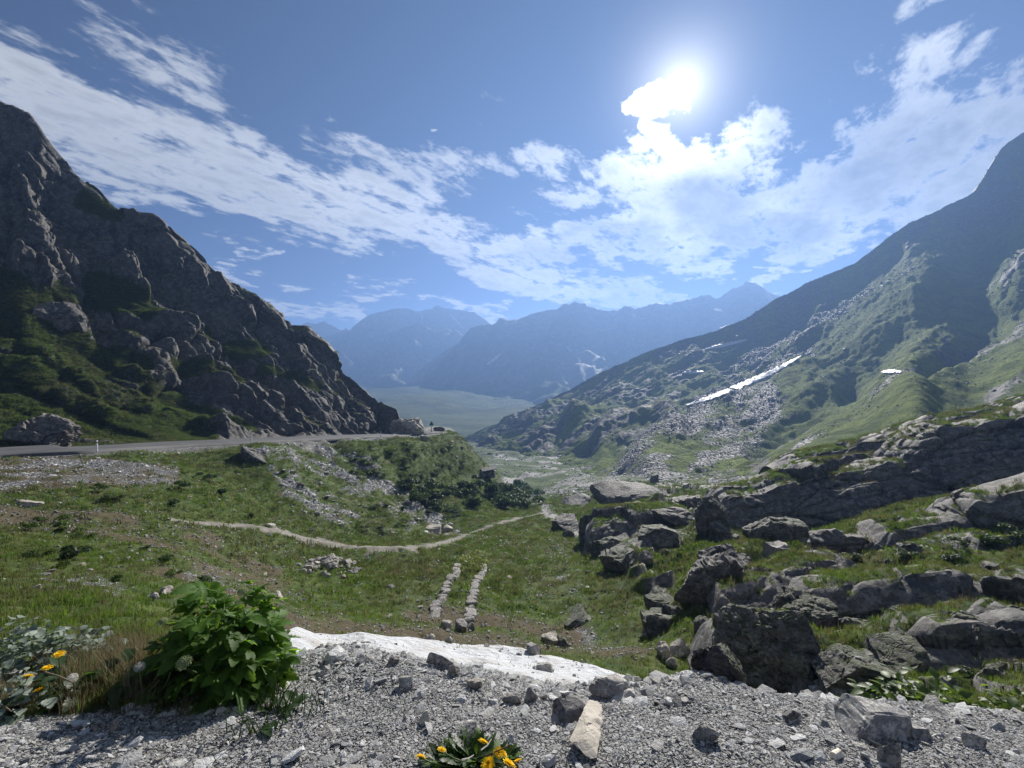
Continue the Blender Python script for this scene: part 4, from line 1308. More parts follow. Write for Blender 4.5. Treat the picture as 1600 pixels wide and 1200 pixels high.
R2_ = [
    (1028, 1055, 1006, 1034, 61, 'white boulder at the corner of the meadow and gravel', dict(mat='stone_pale', block=0.5, group='bright stones near the snow')),
    (1046, 1084, 1000, 1028, 62, 'striped pale rock leaning beside the white boulder', dict(mat='stone_pale', block=0.7, group='bright stones near the snow', tilt=(0, 0.4))),
    (1040, 1062, 1026, 1044, 63, 'small pale flat stone under the white boulder', dict(mat='stone_pale', sub=3, group='bright stones near the snow')),
    (1003, 1024, 980, 998, 64, 'lone grey stone in the grass above the white boulder', dict(mat='stone', sub=3, group='bright stones near the snow')),
    (880, 935, 960, 976, 65, 'dark flat rock lying in the meadow', dict(mat='rock', sub=3, group='bright stones near the snow')),
    (845, 875, 992, 1010, 66, 'pale jagged stone beyond the snow edge', dict(mat='stone_pale', sub=3, group='bright stones near the snow')),
    (820, 846, 1008, 1030, 67, 'brown-grey stone on the bare soil by the snow', dict(mat='stone', sub=3, group='bright stones near the snow')),
    (868, 892, 996, 1016, 68, 'dark broken stone beside the pale jagged one', dict(mat='rock', sub=3, group='bright stones near the snow')),
    (368, 416, 704, 722, 69, 'long tilted slab sticking out of the road bank', dict(mat='rock_lit', block=0.7, tilt=(0.2, 0.5), group='rocks along the road', depth=0.5)),
    (15, 95, 650, 702, 70, 'large tan rock beside the road at the picture edge', dict(mat='rock_lit', sub=6, block=0.4, tilt=(0, 0.3), group='rocks along the road')),
    (76, 114, 669, 694, 71, 'leaning grey slab beside the large tan rock', dict(mat='rock', block=0.6, tilt=(0, 0.5), group='rocks along the road')),
    (52, 126, 468, 518, 72, 'pale rock outcrop in the grass of the hillside', dict(mat='rock_lit', block=0.5, sub=6, tilt=(0, 0.4), group='rocks on the hillside')),
    (98, 130, 476, 522, 73, 'smaller pale rock beside the outcrop in the hillside grass', dict(mat='rock_lit', block=0.6, group='rocks on the hillside')),
    (656, 668, 680, 690, 74, 'pale block on the green spur under the road end', dict(mat='stone_pale', sub=3, block=.6, group='rocks along the road')),
    (672, 694, 666, 676, 75, 'dark boulder at the bend of the road', dict(mat='rock', sub=3, group='rocks along the road')),
    (606, 660, 650, 684, 76, 'sunlit pale rock behind the end of the crag', dict(mat='stone_pale', sub=5, block=0.0, nplanes=5, depth=0.9, tilt=(0, 0.2), group='rocks along the road', trees=(BG,))),
    (665, 690, 823, 834, 77, 'pale flat stone at the foot of the scree, left of the pair', dict(mat='stone_pale', sub=3, group='stones on the meadow')),
    (690, 708, 822, 833, 78, 'pale flat stone at the foot of the scree, right of the pair', dict(mat='stone_pale', sub=3, group='stones on the meadow')),
    (30, 58, 781, 794, 79, 'pale flat boulder on the left meadow slope', dict(mat='stone_pale', sub=3, group='stones on the meadow')),
    (244, 264, 918, 930, 80, 'pale stone lying left of the leafy bush top', dict(mat='stone_pale', sub=3, group='stones on the meadow')),
    (226, 246, 926, 940, 81, 'grey stone beside the pale one left of the bush top', dict(mat='stone', sub=3, group='stones on the meadow')),
    (424, 442, 926, 936, 82, 'cream stone lying right of the leafy bush top', dict(mat='stone_pale', sub=3, group='stones on the meadow')),
    (412, 428, 818, 826, 83, 'pale stone beside the start of the footpath bend', dict(mat='stone_pale', sub=3, group='stones on the meadow')),
]
for (a, b, c, d, sd, lab, kw) in R2_:
    put_rock(a, b, c, d, sd, lab, name='boulder' if (b - a) > 30 else 'stone', **kw)

# stones on the gravel bank, close to the viewer
FG_ = [
    (666, 708, 1020, 1044, 101, 'grey triangular slab on the crest in front of the snow', 'stone_fg', 0.5, (0.3, 0.15), 0.6),
    (836, 866, 1036, 1060, 102, 'small grey pyramid stone silhouetted against the snow', 'stone_fg', 0.9, (0, 0), 0.2),
    (922, 994, 1062, 1094, 103, 'long tilted grey slab at the right end of the snow', 'stone_fg', 0.5, (0, 0.28), 0.8),
    (864, 934, 1098, 1134, 104, 'brown-grey block behind the pale standing slab', 'stone', 0.8, (0, 0.05), 0.7),
    (651, 671, 1113, 1133, 106, 'small cream stone in the grey gravel', 'cream', 0.7, (0, 0), 0.5),
    (784, 816, 1083, 1102, 107, 'dark wedge stone in the middle of the gravel', 'stone', 0.7, (0, 0), 0.6),
    (820, 842, 1078, 1098, 108, 'upright grey chip beside the dark wedge stone', 'stone_fg', 0.4, (0, 0.3), 0.6),
    (716, 752, 1130, 1150, 109, 'half-buried rough grey stone above the yellow flowers', 'stone_fg', 0.9, (0, 0), 0.2),
    (730, 756, 1062, 1078, 110, 'brown stone under the snow edge', 'stone', 0.8, (0, 0), 0.5),
    (622, 646, 1060, 1082, 111, 'round grey stone left on the gravel slope', 'stone_fg', 0.9, (0, 0), 0.3),
    (1312, 1430, 1108, 1158, 112, 'large dark slab with a bright flat top in the gravel', 'stone_fg', 0.55, (0.05, 0.14), 0.85),
    (1268, 1302, 1075, 1092, 113, 'flat layered stone on the crest by the hollow', 'stone_fg', 0.7, (0, 0), 0.8),
    (1296, 1328, 1076, 1094, 114, 'square layered stone on the crest by the broad-leaved plant', 'stone', 0.7, (0, 0), 0.8),
    (1224, 1250, 1108, 1128, 115, 'dark chip left of the large slab', 'stone', 0.7, (0, 0.2), 0.6),
    (1084, 1120, 1132, 1162, 116, 'dark leaning slab in the fine gravel', 'stone', 0.4, (0.2, 0.6), 0.7),
    (1374, 1408, 1160, 1204, 117, 'pale stone with a dark side at the lower picture edge', 'stone', 0.6, (0, 0.1), 0.6),
    (1298, 1324, 1172, 1186, 118, 'small cream flake in front of the large slab', 'cream', 0.6, (0, 0.2), 0.6),
    (1134, 1164, 1040, 1064, 119, 'bright angular stone on the crest beside the dark rock wall', 'stone_pale', 0.7, (0, 0.2), 0.5),
    (1160, 1180, 1054, 1066, 120, 'dark round stone beside the bright angular one', 'stone', 0.8, (0, 0), 0.3),
    (700, 722, 1040, 1056, 121, 'brown flat chip on the crest right of the triangular slab', 'stone', 0.6, (0, 0.2), 0.7),
    (1420, 1452, 1136, 1156, 122, 'light flat stone touching the large slab', 'stone_fg', 0.7, (0, 0), 0.7),
    (1508, 1540, 1150, 1170, 123, 'tan flat stone near the right picture edge', 'stone_pale', 0.7, (0, 0), 0.7),
    (560, 584, 1024, 1038, 124, 'flat grey stone on the crest above the round one', 'stone_fg', 0.8, (0, 0.1), 0.7),
    (605, 622, 1026, 1040, 125, 'dark pointed stone on the crest near the snow', 'stone', 0.6, (0, 0.4), 0.5),
    (410, 424, 1100, 1112, 126, 'white cube of stone at the foot of the bush', 'stone_pale', 0.8, (0, 0), 0.8),
    (170, 186, 1126, 1146, 127, 'white angular stone in the gravel below the weeds', 'stone_pale', 0.8, (0, 0.2), 0.7),
    (146, 164, 1124, 1140, 128, 'dark stone with a bright top below the weeds', 'stone', 0.8, (0, 0), 0.7),
]
for (a, b, c, d, sd, lab, mt, dpt, tl, blk) in FG_:
    put_rock(a, b, c, d, sd, lab, name='stone', mat=mt, depth=dpt, tilt=tl, block=blk, sub=4, group='larger stones on the gravel bank', cat='stone', trees=(BG,), sink=0.35, rough=0.045, fine=0.008, nplanes=15, smooth_=False)

hs_ = cast(918, 1150, (BG,))[0]
o = obj('stone', rock_mesh('stone', M['cream'], seed=105, dims=(0.066, 0.165, 0.022), sub=5, block=0.3, nplanes=12, rough=0.06, fine=0.008, smooth=False), loc=hs_ + Vector((0, 0, 0.045)), rot=(0.08, 0.1, -0.32))
tag(o, 'pale cream slab leaning in the gravel in front of the brown-grey block', 'stone', 'larger stones on the gravel bank')

# small shared stones scattered over the meadow, each its own object
base_st = [rock_mesh('stone', M['stone' if k % 3 else 'stone_pale'], seed=300 + k, dims=(1, 0.8, 0.5), sub=2, block=0.5, rough=0.12, fine=0.0, smooth=False) for k in range(9)]
rs = random.Random(5)


def scatter_stone(px, py, size, label, group, parent=None, sq=1.0):
    h = cast(px, py)
    if h is None:
        return None
    o = obj('stone', rs.choice(base_st), parent=parent, loc=h[0] + Vector((0, 0, size * 0.12)), rot=(rs.uniform(-.3, .3), rs.uniform(-.3, .3), rs.uniform(0, 6.28)),
            scl=(size * rs.uniform(.8, 1.2), size * rs.uniform(.8, 1.2), size * rs.uniform(.7, 1.2) * sq))
    if parent is None:
        tag(o, label, 'stone', group)
    return o


zones = [((600, 1000, 880, 990), 60, 'small pale stone lying in the short grass around the ruined walls', 'small stones around the ruined walls'),
         ((30, 440, 820, 950), 60, 'small pale stone lying on the left meadow slope', 'small stones on the left meadow slope'),
         ((430, 560, 735, 830), 55, 'angular pale stone of the rubble under the road', 'rubble stones under the road'),
         ((850, 1010, 985, 1035), 18, 'small angular stone on the bare soil between snow and outcrop', 'stones between snow and outcrop'),
         ((780, 850, 700, 770), 20, 'pale stone on the spur under the road bend', 'stones on the spur')]
zones[-1] = ((700, 745, 680, 735), 22, 'pale stone on the spur under the road bend', 'stones on the spur')
for (x0, x1, y0, y1), n, lab, grp in zones:
    for _ in range(n):
        px, py = rs.uniform(x0, x1), rs.uniform(y0, y1)
        h = cast(px, py)
        if h is None:
            continue
        scatter_stone(px, py, h[3] / F * rs.choice([1.5, 2, 2.2, 3, 4.5]), lab, grp)

# blocks lying between the ledges
base_b = [rock_mesh('boulder', M['rock' if k % 2 else 'rock_lit'], seed=380 + k, dims=(1, .85, .7), sub=5, block=.5, nplanes=13, rough=.09, strata=.04) for k in range(7)]
for k in range(64):
    px = rs.uniform(1010, 1600); py = rs.uniform(790, 1060)
    if np.interp(py, [p[1] for p in RIGHT_EDGE], [p[0] for p in RIGHT_EDGE]) + 15 > px:
        continue
    h = cast(px, py, (BG,))
    s = h[3] / F * rs.choice([4, 5, 6, 8, 11, 14])
    o = obj('boulder', rs.choice(base_b), loc=h[0] + Vector((0, 0, s * .12)), rot=(rs.uniform(-.3, .3), rs.uniform(-.3, .3), rs.uniform(0, 6.28)), scl=(s * rs.uniform(.9, 1.5), s, s * rs.uniform(.7, 1.1)))
    tag(o, 'small grey boulder half sunk in the turf between the rock ledges', 'rock', 'small boulders between the ledges')

# heap of stones beside the path
hc = cast(515, 893)
pile = obj('stone_pile', None, loc=hc[0])
tag(pile, 'heap of rounded grey stones in the meadow below the footpath', 'stone pile')
for k in range(110):
    a, r = rs.uniform(0, 6.28), rs.random() ** 0.7
    r *= 0.75 + 0.35 * math.sin(2 * a + 1) + (0.5 if rs.random() < .12 else 0)
    px, py = 515 + math.cos(a) * r * 46, 888 + math.sin(a) * r * 17 + (0 if r > .6 else -2)
    h = cast(px, py)
    if not h:
        continue
    s = h[3] / F * rs.choice([2, 2.5, 3, 3.5, 4.5, 6.5])
    o = obj('stone', rs.choice(base_st), parent=pile, loc=h[0] - hc[0] + Vector((0, 0, s * 0.3 + (1 - r) * 0.5)), rot=(rs.uniform(-.5, .5), rs.uniform(-.5, .5), rs.uniform(0, 6.28)), scl=(s, s, s * 1.2))

# two ruined wall footings in the meadow
st_blocks = [rock_mesh('stone', M['stone'], seed=340 + k, dims=(0.5, 0.5, 0.5), sub=3, block=1.0, nplanes=6, rough=0.04, fine=0.01, smooth=False) for k in range(5)]


def wall_line(pts, n, label, wdt=0.62):
    a = np.array(pts, float)
    s = np.concatenate([[0], np.cumsum(np.hypot(np.diff(a[:, 0]), np.diff(a[:, 1])))]); s /= s[-1]
    wob_ = obj('ruined_wall', None, loc=cast(*a[len(a) // 2])[0])
    tag(wob_, label, 'wall', 'ruined wall footings in the meadow')
    L = [cast(np.interp(t, s, a[:, 0]), np.interp(t, s, a[:, 1]))[0] for t in np.linspace(0, 1, n + 1)]
    for k in range(n):
        p, q_ = L[k], L[k + 1]
        dvec = q_ - p
        c = (p + q_) / 2
        ln = dvec.length
        if rs.random() < 0.05:
            continue
        for lay in range(1):
            o = obj('stone', rs.choice(st_blocks), parent=wob_, loc=c - wob_.location + Vector((rs.uniform(-.08, .08), rs.uniform(-.05, .05), 0.05 + lay * 0.2)),
                    rot=(rs.uniform(-.06, .06), rs.uniform(-.06, .06), math.atan2(dvec.y, dvec.x) + rs.uniform(-.07, .07)),
                    scl=(ln * rs.uniform(.9, 1.02), wdt * rs.uniform(.75, 1.1), 0.30))


wall_line([(680, 965), (687, 938), (697, 922), (704, 908), (717, 888)], 15, 'ruined stone wall footing in the meadow, the one with larger gaps on the road side')
wall_line([(731, 974), (736, 945), (740, 926), (746, 908), (756, 889)], 16, 'ruined stone wall footing in the meadow, the straight one on the outcrop side')
for (px, py, s, lab) in [(697, 981, 9, 'first of three rounded stones closing the ruined walls'), (720, 982, 10, 'middle one of three rounded stones closing the ruined walls'), (735, 981, 8, 'last of three rounded stones closing the ruined walls'),
                         (672, 1000, 8, 'grey stone between the ruined walls and the snow'), (702, 1003, 7, 'lone stone on the far edge of the snow')]:
    put_rock(px - s, px + s, py - s * 1.1, py + s * .7, int(px), lab, name='stone', mat='stone', sub=3, block=0.3, group='stones closing the ruined walls', cat='stone')

# ================================================================== snow
spx = np.linspace(436, 1000, 156)
far_py = np.interp(spx, [436, 450, 520, 600, 660, 700, 760, 800, 850, 900, 930, 960, 1000], [991, 988, 992, 997, 1002, 1005, 1008, 1015, 1026, 1036, 1043, 1052, 1066])
farY = np.array([cast(a, b, (BG,))[0].y if cast(a, b, (BG,)) else 15 for a, b in zip(spx, far_py)])
farY = np.where(farY < 7, np.nan, farY)
farY = np.interp(spx, spx[~np.isnan(farY)], farY[~np.isnan(farY)])
for _ in range(12):
    farY[1:-1] = (farY[:-2] + 2 * farY[1:-1] + farY[2:]) / 4
ts = np.linspace(0, 1, 70)[:, None]
SY = farY * (1 - 0.5 * ts)
SX = (spx - 800) / F * SY
SZ = gz(SX.ravel(), SY.ravel()).reshape(SX.shape)
ed_ = np.minimum(np.minimum(sstep(0, .05, ts + 0 * SX), sstep(1, .9, ts + 0 * SX)), np.minimum(sstep(436, 450, spx), sstep(1000, 975, spx))[None])
sn = fbm(np.stack([SX.ravel(), SY.ravel(), 0 * SX.ravel()], 1) / 0.9, 4, 601).reshape(SX.shape)
SZ = SZ + ed_ * (0.20 + 0.05 * sn) - 0.04
smz = SZ.copy()
for _ in range(10):
    smz[1:-1, 1:-1] = (smz[:-2, 1:-1] + smz[2:, 1:-1] + smz[1:-1, :-2] + smz[1:-1, 2:]) / 4
SZ = np.where(ed_ > .95, smz + 0.045 * sn, SZ)
tag(obj('snow_patch', build_mesh('snow_patch', np.stack([SX, SY, SZ], -1).reshape(-1, 3), grid_faces(*SX.shape), mats=[M['snow']])), 'long white snow patch behind the gravel crest', 'snow patch', 'snow patches')


def drape(pts, width, label, trees, lift=0.25, n=60, mat='snow_far', taper=True, name='snow_patch'):
    """a strip of snow lying on a slope: centre line and half-width in picture pixels"""
    a = np.array(pts, float)
    s = np.concatenate([[0], np.cumsum(np.hypot(np.diff(a[:, 0]), np.diff(a[:, 1])))]); s /= s[-1]
    t = np.linspace(0, 1, n)
    cx, cy = np.interp(t, s, a[:, 0]), np.interp(t, s, a[:, 1])
    tx, ty = np.gradient(cx), np.gradient(cy)
    l = np.hypot(tx, ty); nx, ny = -ty / l, tx / l
    rows = 7
    pos = np.full((rows, n, 3), np.nan)
    for j in range(n):
        wj = width * ((math.sin(math.pi * min(max(t[j], .02), .98)) ** 0.5) if taper else 1) * (0.75 + 0.5 * math.sin(j * 1.7 + len(pts)) * math.sin(j * 0.6) * 0.6 + 0.2)
        for i in range(rows):
            k = (i / (rows - 1) - .5) * 2 * wj
            h = cast(cx[j] + nx[j] * k, cy[j] + ny[j] * k, trees)
            if h:
                e = 0 if i in (0, rows - 1) else 1
                pos[i, j] = np.array(h[0]) + np.array(h[1] if h[1].dot(h[0]) < 0 else -h[1]) * lift * (0.3 + 0.7 * e) * (h[3] / 400)
    rad = np.linalg.norm(pos, axis=-1)
    if not np.isnan(rad).any():
        sm_ = rad.copy()
        for _ in range(8):
            sm_[:, 1:-1] = (sm_[:, :-2] + 2 * sm_[:, 1:-1] + sm_[:, 2:]) / 4
            sm_[1:-1] = (sm_[:-2] + 2 * sm_[1:-1] + sm_[2:]) / 4
        sm_ = np.minimum(sm_, rad + 0.2)
        pos = pos / rad[..., None] * sm_[..., None]
    fc = []
    for i in range(rows - 1):
        for j in range(n - 1):
            q4 = [(i, j), (i, j + 1), (i + 1, j + 1), (i + 1, j)]
            pp = [pos[a_] for a_ in q4]
            if not np.isnan(pp).any():
                dists = [np.linalg.norm(x) for x in pp]
                if max(dists) - min(dists) < 0.06 * max(dists):
                    fc.append([i * n + j, i * n + j + 1, (i + 1) * n + j + 1, (i + 1) * n + j])
    if not fc:
        return
    o = obj(name, build_mesh(name, np.nan_to_num(pos).reshape(-1, 3), np.array(fc), mats=[M[mat]]))
    sol = o.modifiers.new('thickness', 'SOLIDIFY')
    sol.thickness = 0.3
    tag(o, label, 'snow patch', 'snow patches')


drape([(1072, 634), (1110, 622), (1160, 602), (1205, 583), (1252, 557)], 4.5, 'long thin snow strip in the gully of the green slope', (BR,), n=90)
drape([(1102, 545), (1130, 540), (1168, 531)], 2.6, 'short snow strip under the ridge of the right slope', (BR,))
drape([(1378, 582), (1392, 581), (1410, 582)], 3.2, 'small oval snow patch on the dark flank', (BR,), n=24)
drape([(1066, 583), (1082, 582), (1100, 581)], 2.2, 'tiny snow patch left of the long strip', (BR,), n=24)
drape([(760, 570), (772, 562), (783, 552)], 2.5, 'slanting snow streak on the hazy ridge', (BM,), n=24)
drape([(886, 542), (890, 546), (892, 549)], 2.5, 'small triangular snow spot on the hazy ridge', (BM,), n=16)
drape([(655, 484), (660, 495), (658, 505)], 1.4, 'narrow glacier streak left of the massif summit', (BF,), n=24)
drape([(702, 490), (712, 500), (725, 514)], 2.2, 'broad glacier tongue right of the massif summit', (BF,), n=24)
drape([(650, 483), (668, 482), (678, 484)], 1.5, 'thin snowfield along the massif crest', (BF,), n=24)

# ================================================================== footpath
pth = [(262, 812), (300, 818), (350, 820), (400, 824), (440, 832), (490, 845), (540, 855), (590, 858), (640, 856), (680, 851), (715, 842), (750, 828), (790, 815), (830, 806), (856, 800)]
pa_ = np.array(pth, float)
s_ = np.concatenate([[0], np.cumsum(np.hypot(np.diff(pa_[:, 0]), np.diff(pa_[:, 1])))]); s_ /= s_[-1]
tp = np.linspace(0, 1, 160)
ctr = np.array([cast(np.interp(t, s_, pa_[:, 0]), np.interp(t, s_, pa_[:, 1]), (BG,))[0] for t in tp])
for _ in range(6):
    ctr[1:-1] = (ctr[:-2] + 2 * ctr[1:-1] + ctr[2:]) / 4
tg = np.gradient(ctr, axis=0); tg[:, 2] = 0; tg /= np.linalg.norm(tg, axis=1)[:, None]
pr = np.stack([-tg[:, 1], tg[:, 0], 0 * tg[:, 0]], 1)
wid = np.interp(tp, [0, .15, .35, .55, .7, .8, 1], [.25, .45, 1.25, 1.2, .55, .42, .6])
jl = 0.9 + 0.9 * fbm(np.stack([tp * 90, 0 * tp, 0 * tp], 1), 4, 5); jr = 0.9 + 0.9 * fbm(np.stack([tp * 90, 0 * tp + 9, 0 * tp], 1), 4, 6)
cols = []
for k in np.linspace(-1, 1, 9):
    pp = ctr + pr * (k * wid * (jl if k > 0 else jr))[:, None]
    z = gz(pp[:, 0], pp[:, 1]) + 0.10 * (1 - abs(k) ** 3) - 0.01
    cols.append(np.stack([pp[:, 0], pp[:, 1], z], 1))
structure(obj('footpath', build_mesh('footpath', np.stack(cols, 1).reshape(-1, 3), grid_faces(160, 9), mats=[M['path']])), 'pale gravel footpath crossing the meadow')

# ================================================================== road furniture
def lathe(name, prof, n=10, mats=()):
    V_, Q_ = [], []
    for (r, z) in prof:
        for k in range(n):
            V_.append((r * math.cos(2 * math.pi * k / n), r * math.sin(2 * math.pi * k / n), z))
    for i in range(len(prof) - 1):
        for k in range(n):
            Q_.append((i * n + k, i * n + (k + 1) % n, (i + 1) * n + (k + 1) % n, (i + 1) * n + k))
    return build_mesh(name, V_, np.array(Q_), mats=mats)


def bx(name, sx, sy, sz, cz, mat, tap=1.0, cy=0.0):
    x, y = sx / 2, sy / 2
    z0, z1 = cz - sz / 2, cz + sz / 2
    V_ = [(-x, cy - y, z0), (x, cy - y, z0), (x, cy + y, z0), (-x, cy + y, z0), (-x * tap, cy - y * tap, z1), (x * tap, cy - y * tap, z1), (x * tap, cy + y * tap, z1), (-x * tap, cy + y * tap, z1)]
    Q_ = [(3, 2, 1, 0), (4, 5, 6, 7), (0, 1, 5, 4), (1, 2, 6, 5), (2, 3, 7, 6), (3, 0, 4, 7)]
    return build_mesh(name, V_, np.array(Q_), smooth=False, mats=[M[mat]])


post_m = lathe('post', [(0.075, 0), (0.075, 0.78), (0.0749, 0.781)], 10, [M['white_paint']])
band_m = lathe('band', [(0.078, 0.78), (0.078, 0.9)], 10, [M['black_paint']])
top_m = lathe('cap', [(0.075, 0.9), (0.07, 1.0), (0.045, 1.03), (0.0, 1.035)], 10, [M['white_paint']])
refl_m = bx('reflector', 0.05, 0.02, 0.09, 0.84, 'reflector', cy=-0.075)
for px, Yp, lab in [(145, 41.3, 'white roadside marker post nearest to the picture edge'), (393, 59.8, 'white roadside marker post in the middle of the road'), (594, 85.0, 'small distant white marker post near the end of the crag')]:
    i = int(np.argmin(np.abs(800 + F * road_c[:, 0] / road_c[:, 1] - px)))
    c = road_c[i] - perp[i] * 0.25
    e = obj('marker_post', None, loc=(c[0], c[1], c[2] - 0.12), rot=(0, 0, math.atan2(c[1], c[0]) - math.pi / 2))
    tag(e, lab, 'marker post', 'marker posts along the road')
    obj('post', post_m, e); obj('band', band_m, e); obj('reflector', refl_m, e); obj('cap', top_m, e)

# road sign at the bend
pS = W(674, 672, 103)
e = obj('road_sign', None, loc=(pS[0], pS[1], pS[2] - 0.3), rot=(0, 0, 0.3))
tag(e, 'small dark road sign on a post at the bend of the road', 'sign')
obj('post', lathe('post', [(0.06, 0), (0.06, 2.3), (0.0, 2.31)], 8, [M['sign_back']]), e)
tri = build_mesh('sign_plate', [(-.55, -.09, 1.35), (.55, -.09, 1.35), (0, -.09, 2.35), (-.55, -.07, 1.35), (.55, -.07, 1.35), (0, -.07, 2.35)],
                 [np.array([(0, 1, 2), (5, 4, 3)]), np.array([(0, 3, 4, 1), (1, 4, 5, 2), (2, 5, 3, 0)])], smooth=False, mats=[M['sign_back']])
obj('sign_plate', tri, e)
obj('foot', bx('foot', 0.5, 0.5, 0.3, 0.12, 'stone', 0.8), e)

# little stone ruin on the spur
hR = cast(760, 746)
rc_ = hR[0]
e = obj('stone_ruin', None, loc=rc_, rot=(0, 0, 0.15))
tag(e, 'low ruined stone hut on the spur beneath the road', 'ruin')
u_ = hR[3] / F
for k, (ox, oz, sx, sz) in enumerate([(-9, 0, 7, 6), (-3, 0, 8, 8), (4, 0, 8, 9), (10, 0, 7, 9), (-4, 6, 9, 4), (5, 8, 9, 4), (11, 8, 7, 4), (-20, -1, 10, 4), (-14, -1, 6, 5)]):
    obj('stone', st_blocks[k % 5], e, loc=(ox * u_, 0.5, (oz + sz / 2) * u_ - 0.2), scl=(sx * u_, 2.2, sz * u_))
obj('roof', build_mesh('roof', [(-7 * u_, -.9, 10 * u_), (15 * u_, -.9, 13 * u_), (15 * u_, 2.2, 13.5 * u_), (-7 * u_, 2.2, 10.5 * u_), (-7 * u_, -.9, 10.8 * u_), (15 * u_, -.9, 14 * u_), (15 * u_, 2.2, 14.5 * u_), (-7 * u_, 2.2, 11.3 * u_)],
                        np.array([(3, 2, 1, 0), (4, 5, 6, 7), (0, 1, 5, 4), (1, 2, 6, 5), (2, 3, 7, 6), (3, 0, 4, 7)]), smooth=False, mats=[M['rock_lit']]), e)

# ================================================================== PLANTS
def leaf_blade(L=1.0, wd=0.42, teeth=5, fold=0.12, droop=0.25, lobes=None):
    """one toothed blade along +Y, folded at the midrib; returns verts, faces"""
    n = teeth * 2
    mid, lft, rgt = [], [], []
    for i in range(n + 1):
        t = i / n
        w_ = wd * (math.sin(math.pi * min(1, t ** 0.75 * 0.96 + 0.02)) ** 0.8) * (1.0 if i % 2 == 0 else 1.22) / 1.1
        if i == n:
            w_ = 0.0
        z = -droop * t * t * L
        mid.append((0, t * L, z))
        lft.append((-w_ * L, (t - 0.05 * (i % 2 == 0)) * L, z + fold * w_ * L * 2))
        rgt.append((w_ * L, (t - 0.05 * (i % 2 == 0)) * L, z + fold * w_ * L * 2))
    V_ = mid + lft + rgt
    k = n + 1
    Q_ = []
    for i in range(n):
        Q_.append((i, i + 1, k + i + 1, k + i))
        Q_.append((i, 2 * k + i, 2 * k + i + 1, i + 1))
    return np.array(V_, float), np.array(Q_)


def join(parts):
    Vs, Fs, o = [], [], 0
    for v, f in parts:
        Vs.append(v); Fs.append(f + o); o += len(v)
    return np.concatenate(Vs), np.concatenate(Fs)


def xf(v, s=1.0, rz=0.0, rx=0.0, t=(0, 0, 0), ry=0.0):
    m_ = np.array((Euler((rx, ry, rz), 'XYZ')).to_matrix())
    return (v * s) @ m_.T + np.array(t)


def tube(pts, r0, r1, n=5):
    p = np.array(pts, float)
    V_, Q_ = [], []
    for i, c in enumerate(p):
        d = p[min(i + 1, len(p) - 1)] - p[max(i - 1, 0)]
        d /= np.linalg.norm(d) + 1e-9
        a = np.cross(d, [0.3, 0.2, 0.93]); a /= np.linalg.norm(a) + 1e-9
        b_ = np.cross(d, a)
        r = r0 + (r1 - r0) * i / (len(p) - 1)
        for k in range(n):
            V_.append(c + r * (a * math.cos(6.2832 * k / n) + b_ * math.sin(6.2832 * k / n)))
    for i in range(len(p) - 1):
        for k in range(n):
            Q_.append((i * n + k, i * n + (k + 1) % n, (i + 1) * n + (k + 1) % n, (i + 1) * n + k))
    return np.array(V_), np.array(Q_)


def mesh_q(name, vf, mat, smooth=True):
    return build_mesh(name, vf[0], vf[1], smooth=smooth, mats=[M[mat]])


def compound(seed, mat):
    r = random.Random(seed)
    parts = []
    v, f = leaf_blade(1.0, 0.30, 6, 0.15, 0.25)
    parts.append((xf(v, 0.62, 0, 0.0, (0, 0.38, 0)), f))
    for s in (-1, 1):
        parts.append((xf(v, 0.52, s * -r.uniform(.7, 1.0), r.uniform(-.2, .2), (0, 0.30, 0)), f))
        parts.append((xf(v, 0.34, s * -r.uniform(1.3, 1.7), r.uniform(-.2, .2), (0, 0.22, 0)), f))
    parts.append(tube([(0, -0.25, -0.10), (0, 0.1, 0.0), (0, 0.4, 0)], 0.018, 0.010, 4))
    return mesh_q('leaf', join(parts), mat)


def orient(d, roll=0.0, up=Vector((0, 0, 1))):
    """rotation taking +Y to d with +Z as near up as can be"""
    d = d.normalized()
    x = d.cross(up)
    if x.length < 1e-3:
        x = Vector((1, 0, 0))
    x.normalize()
    z = x.cross(d)
    return (Matrix((x, d, z)).transposed().to_4x4() @ Matrix.Rotation(roll, 4, 'Y')).to_euler()


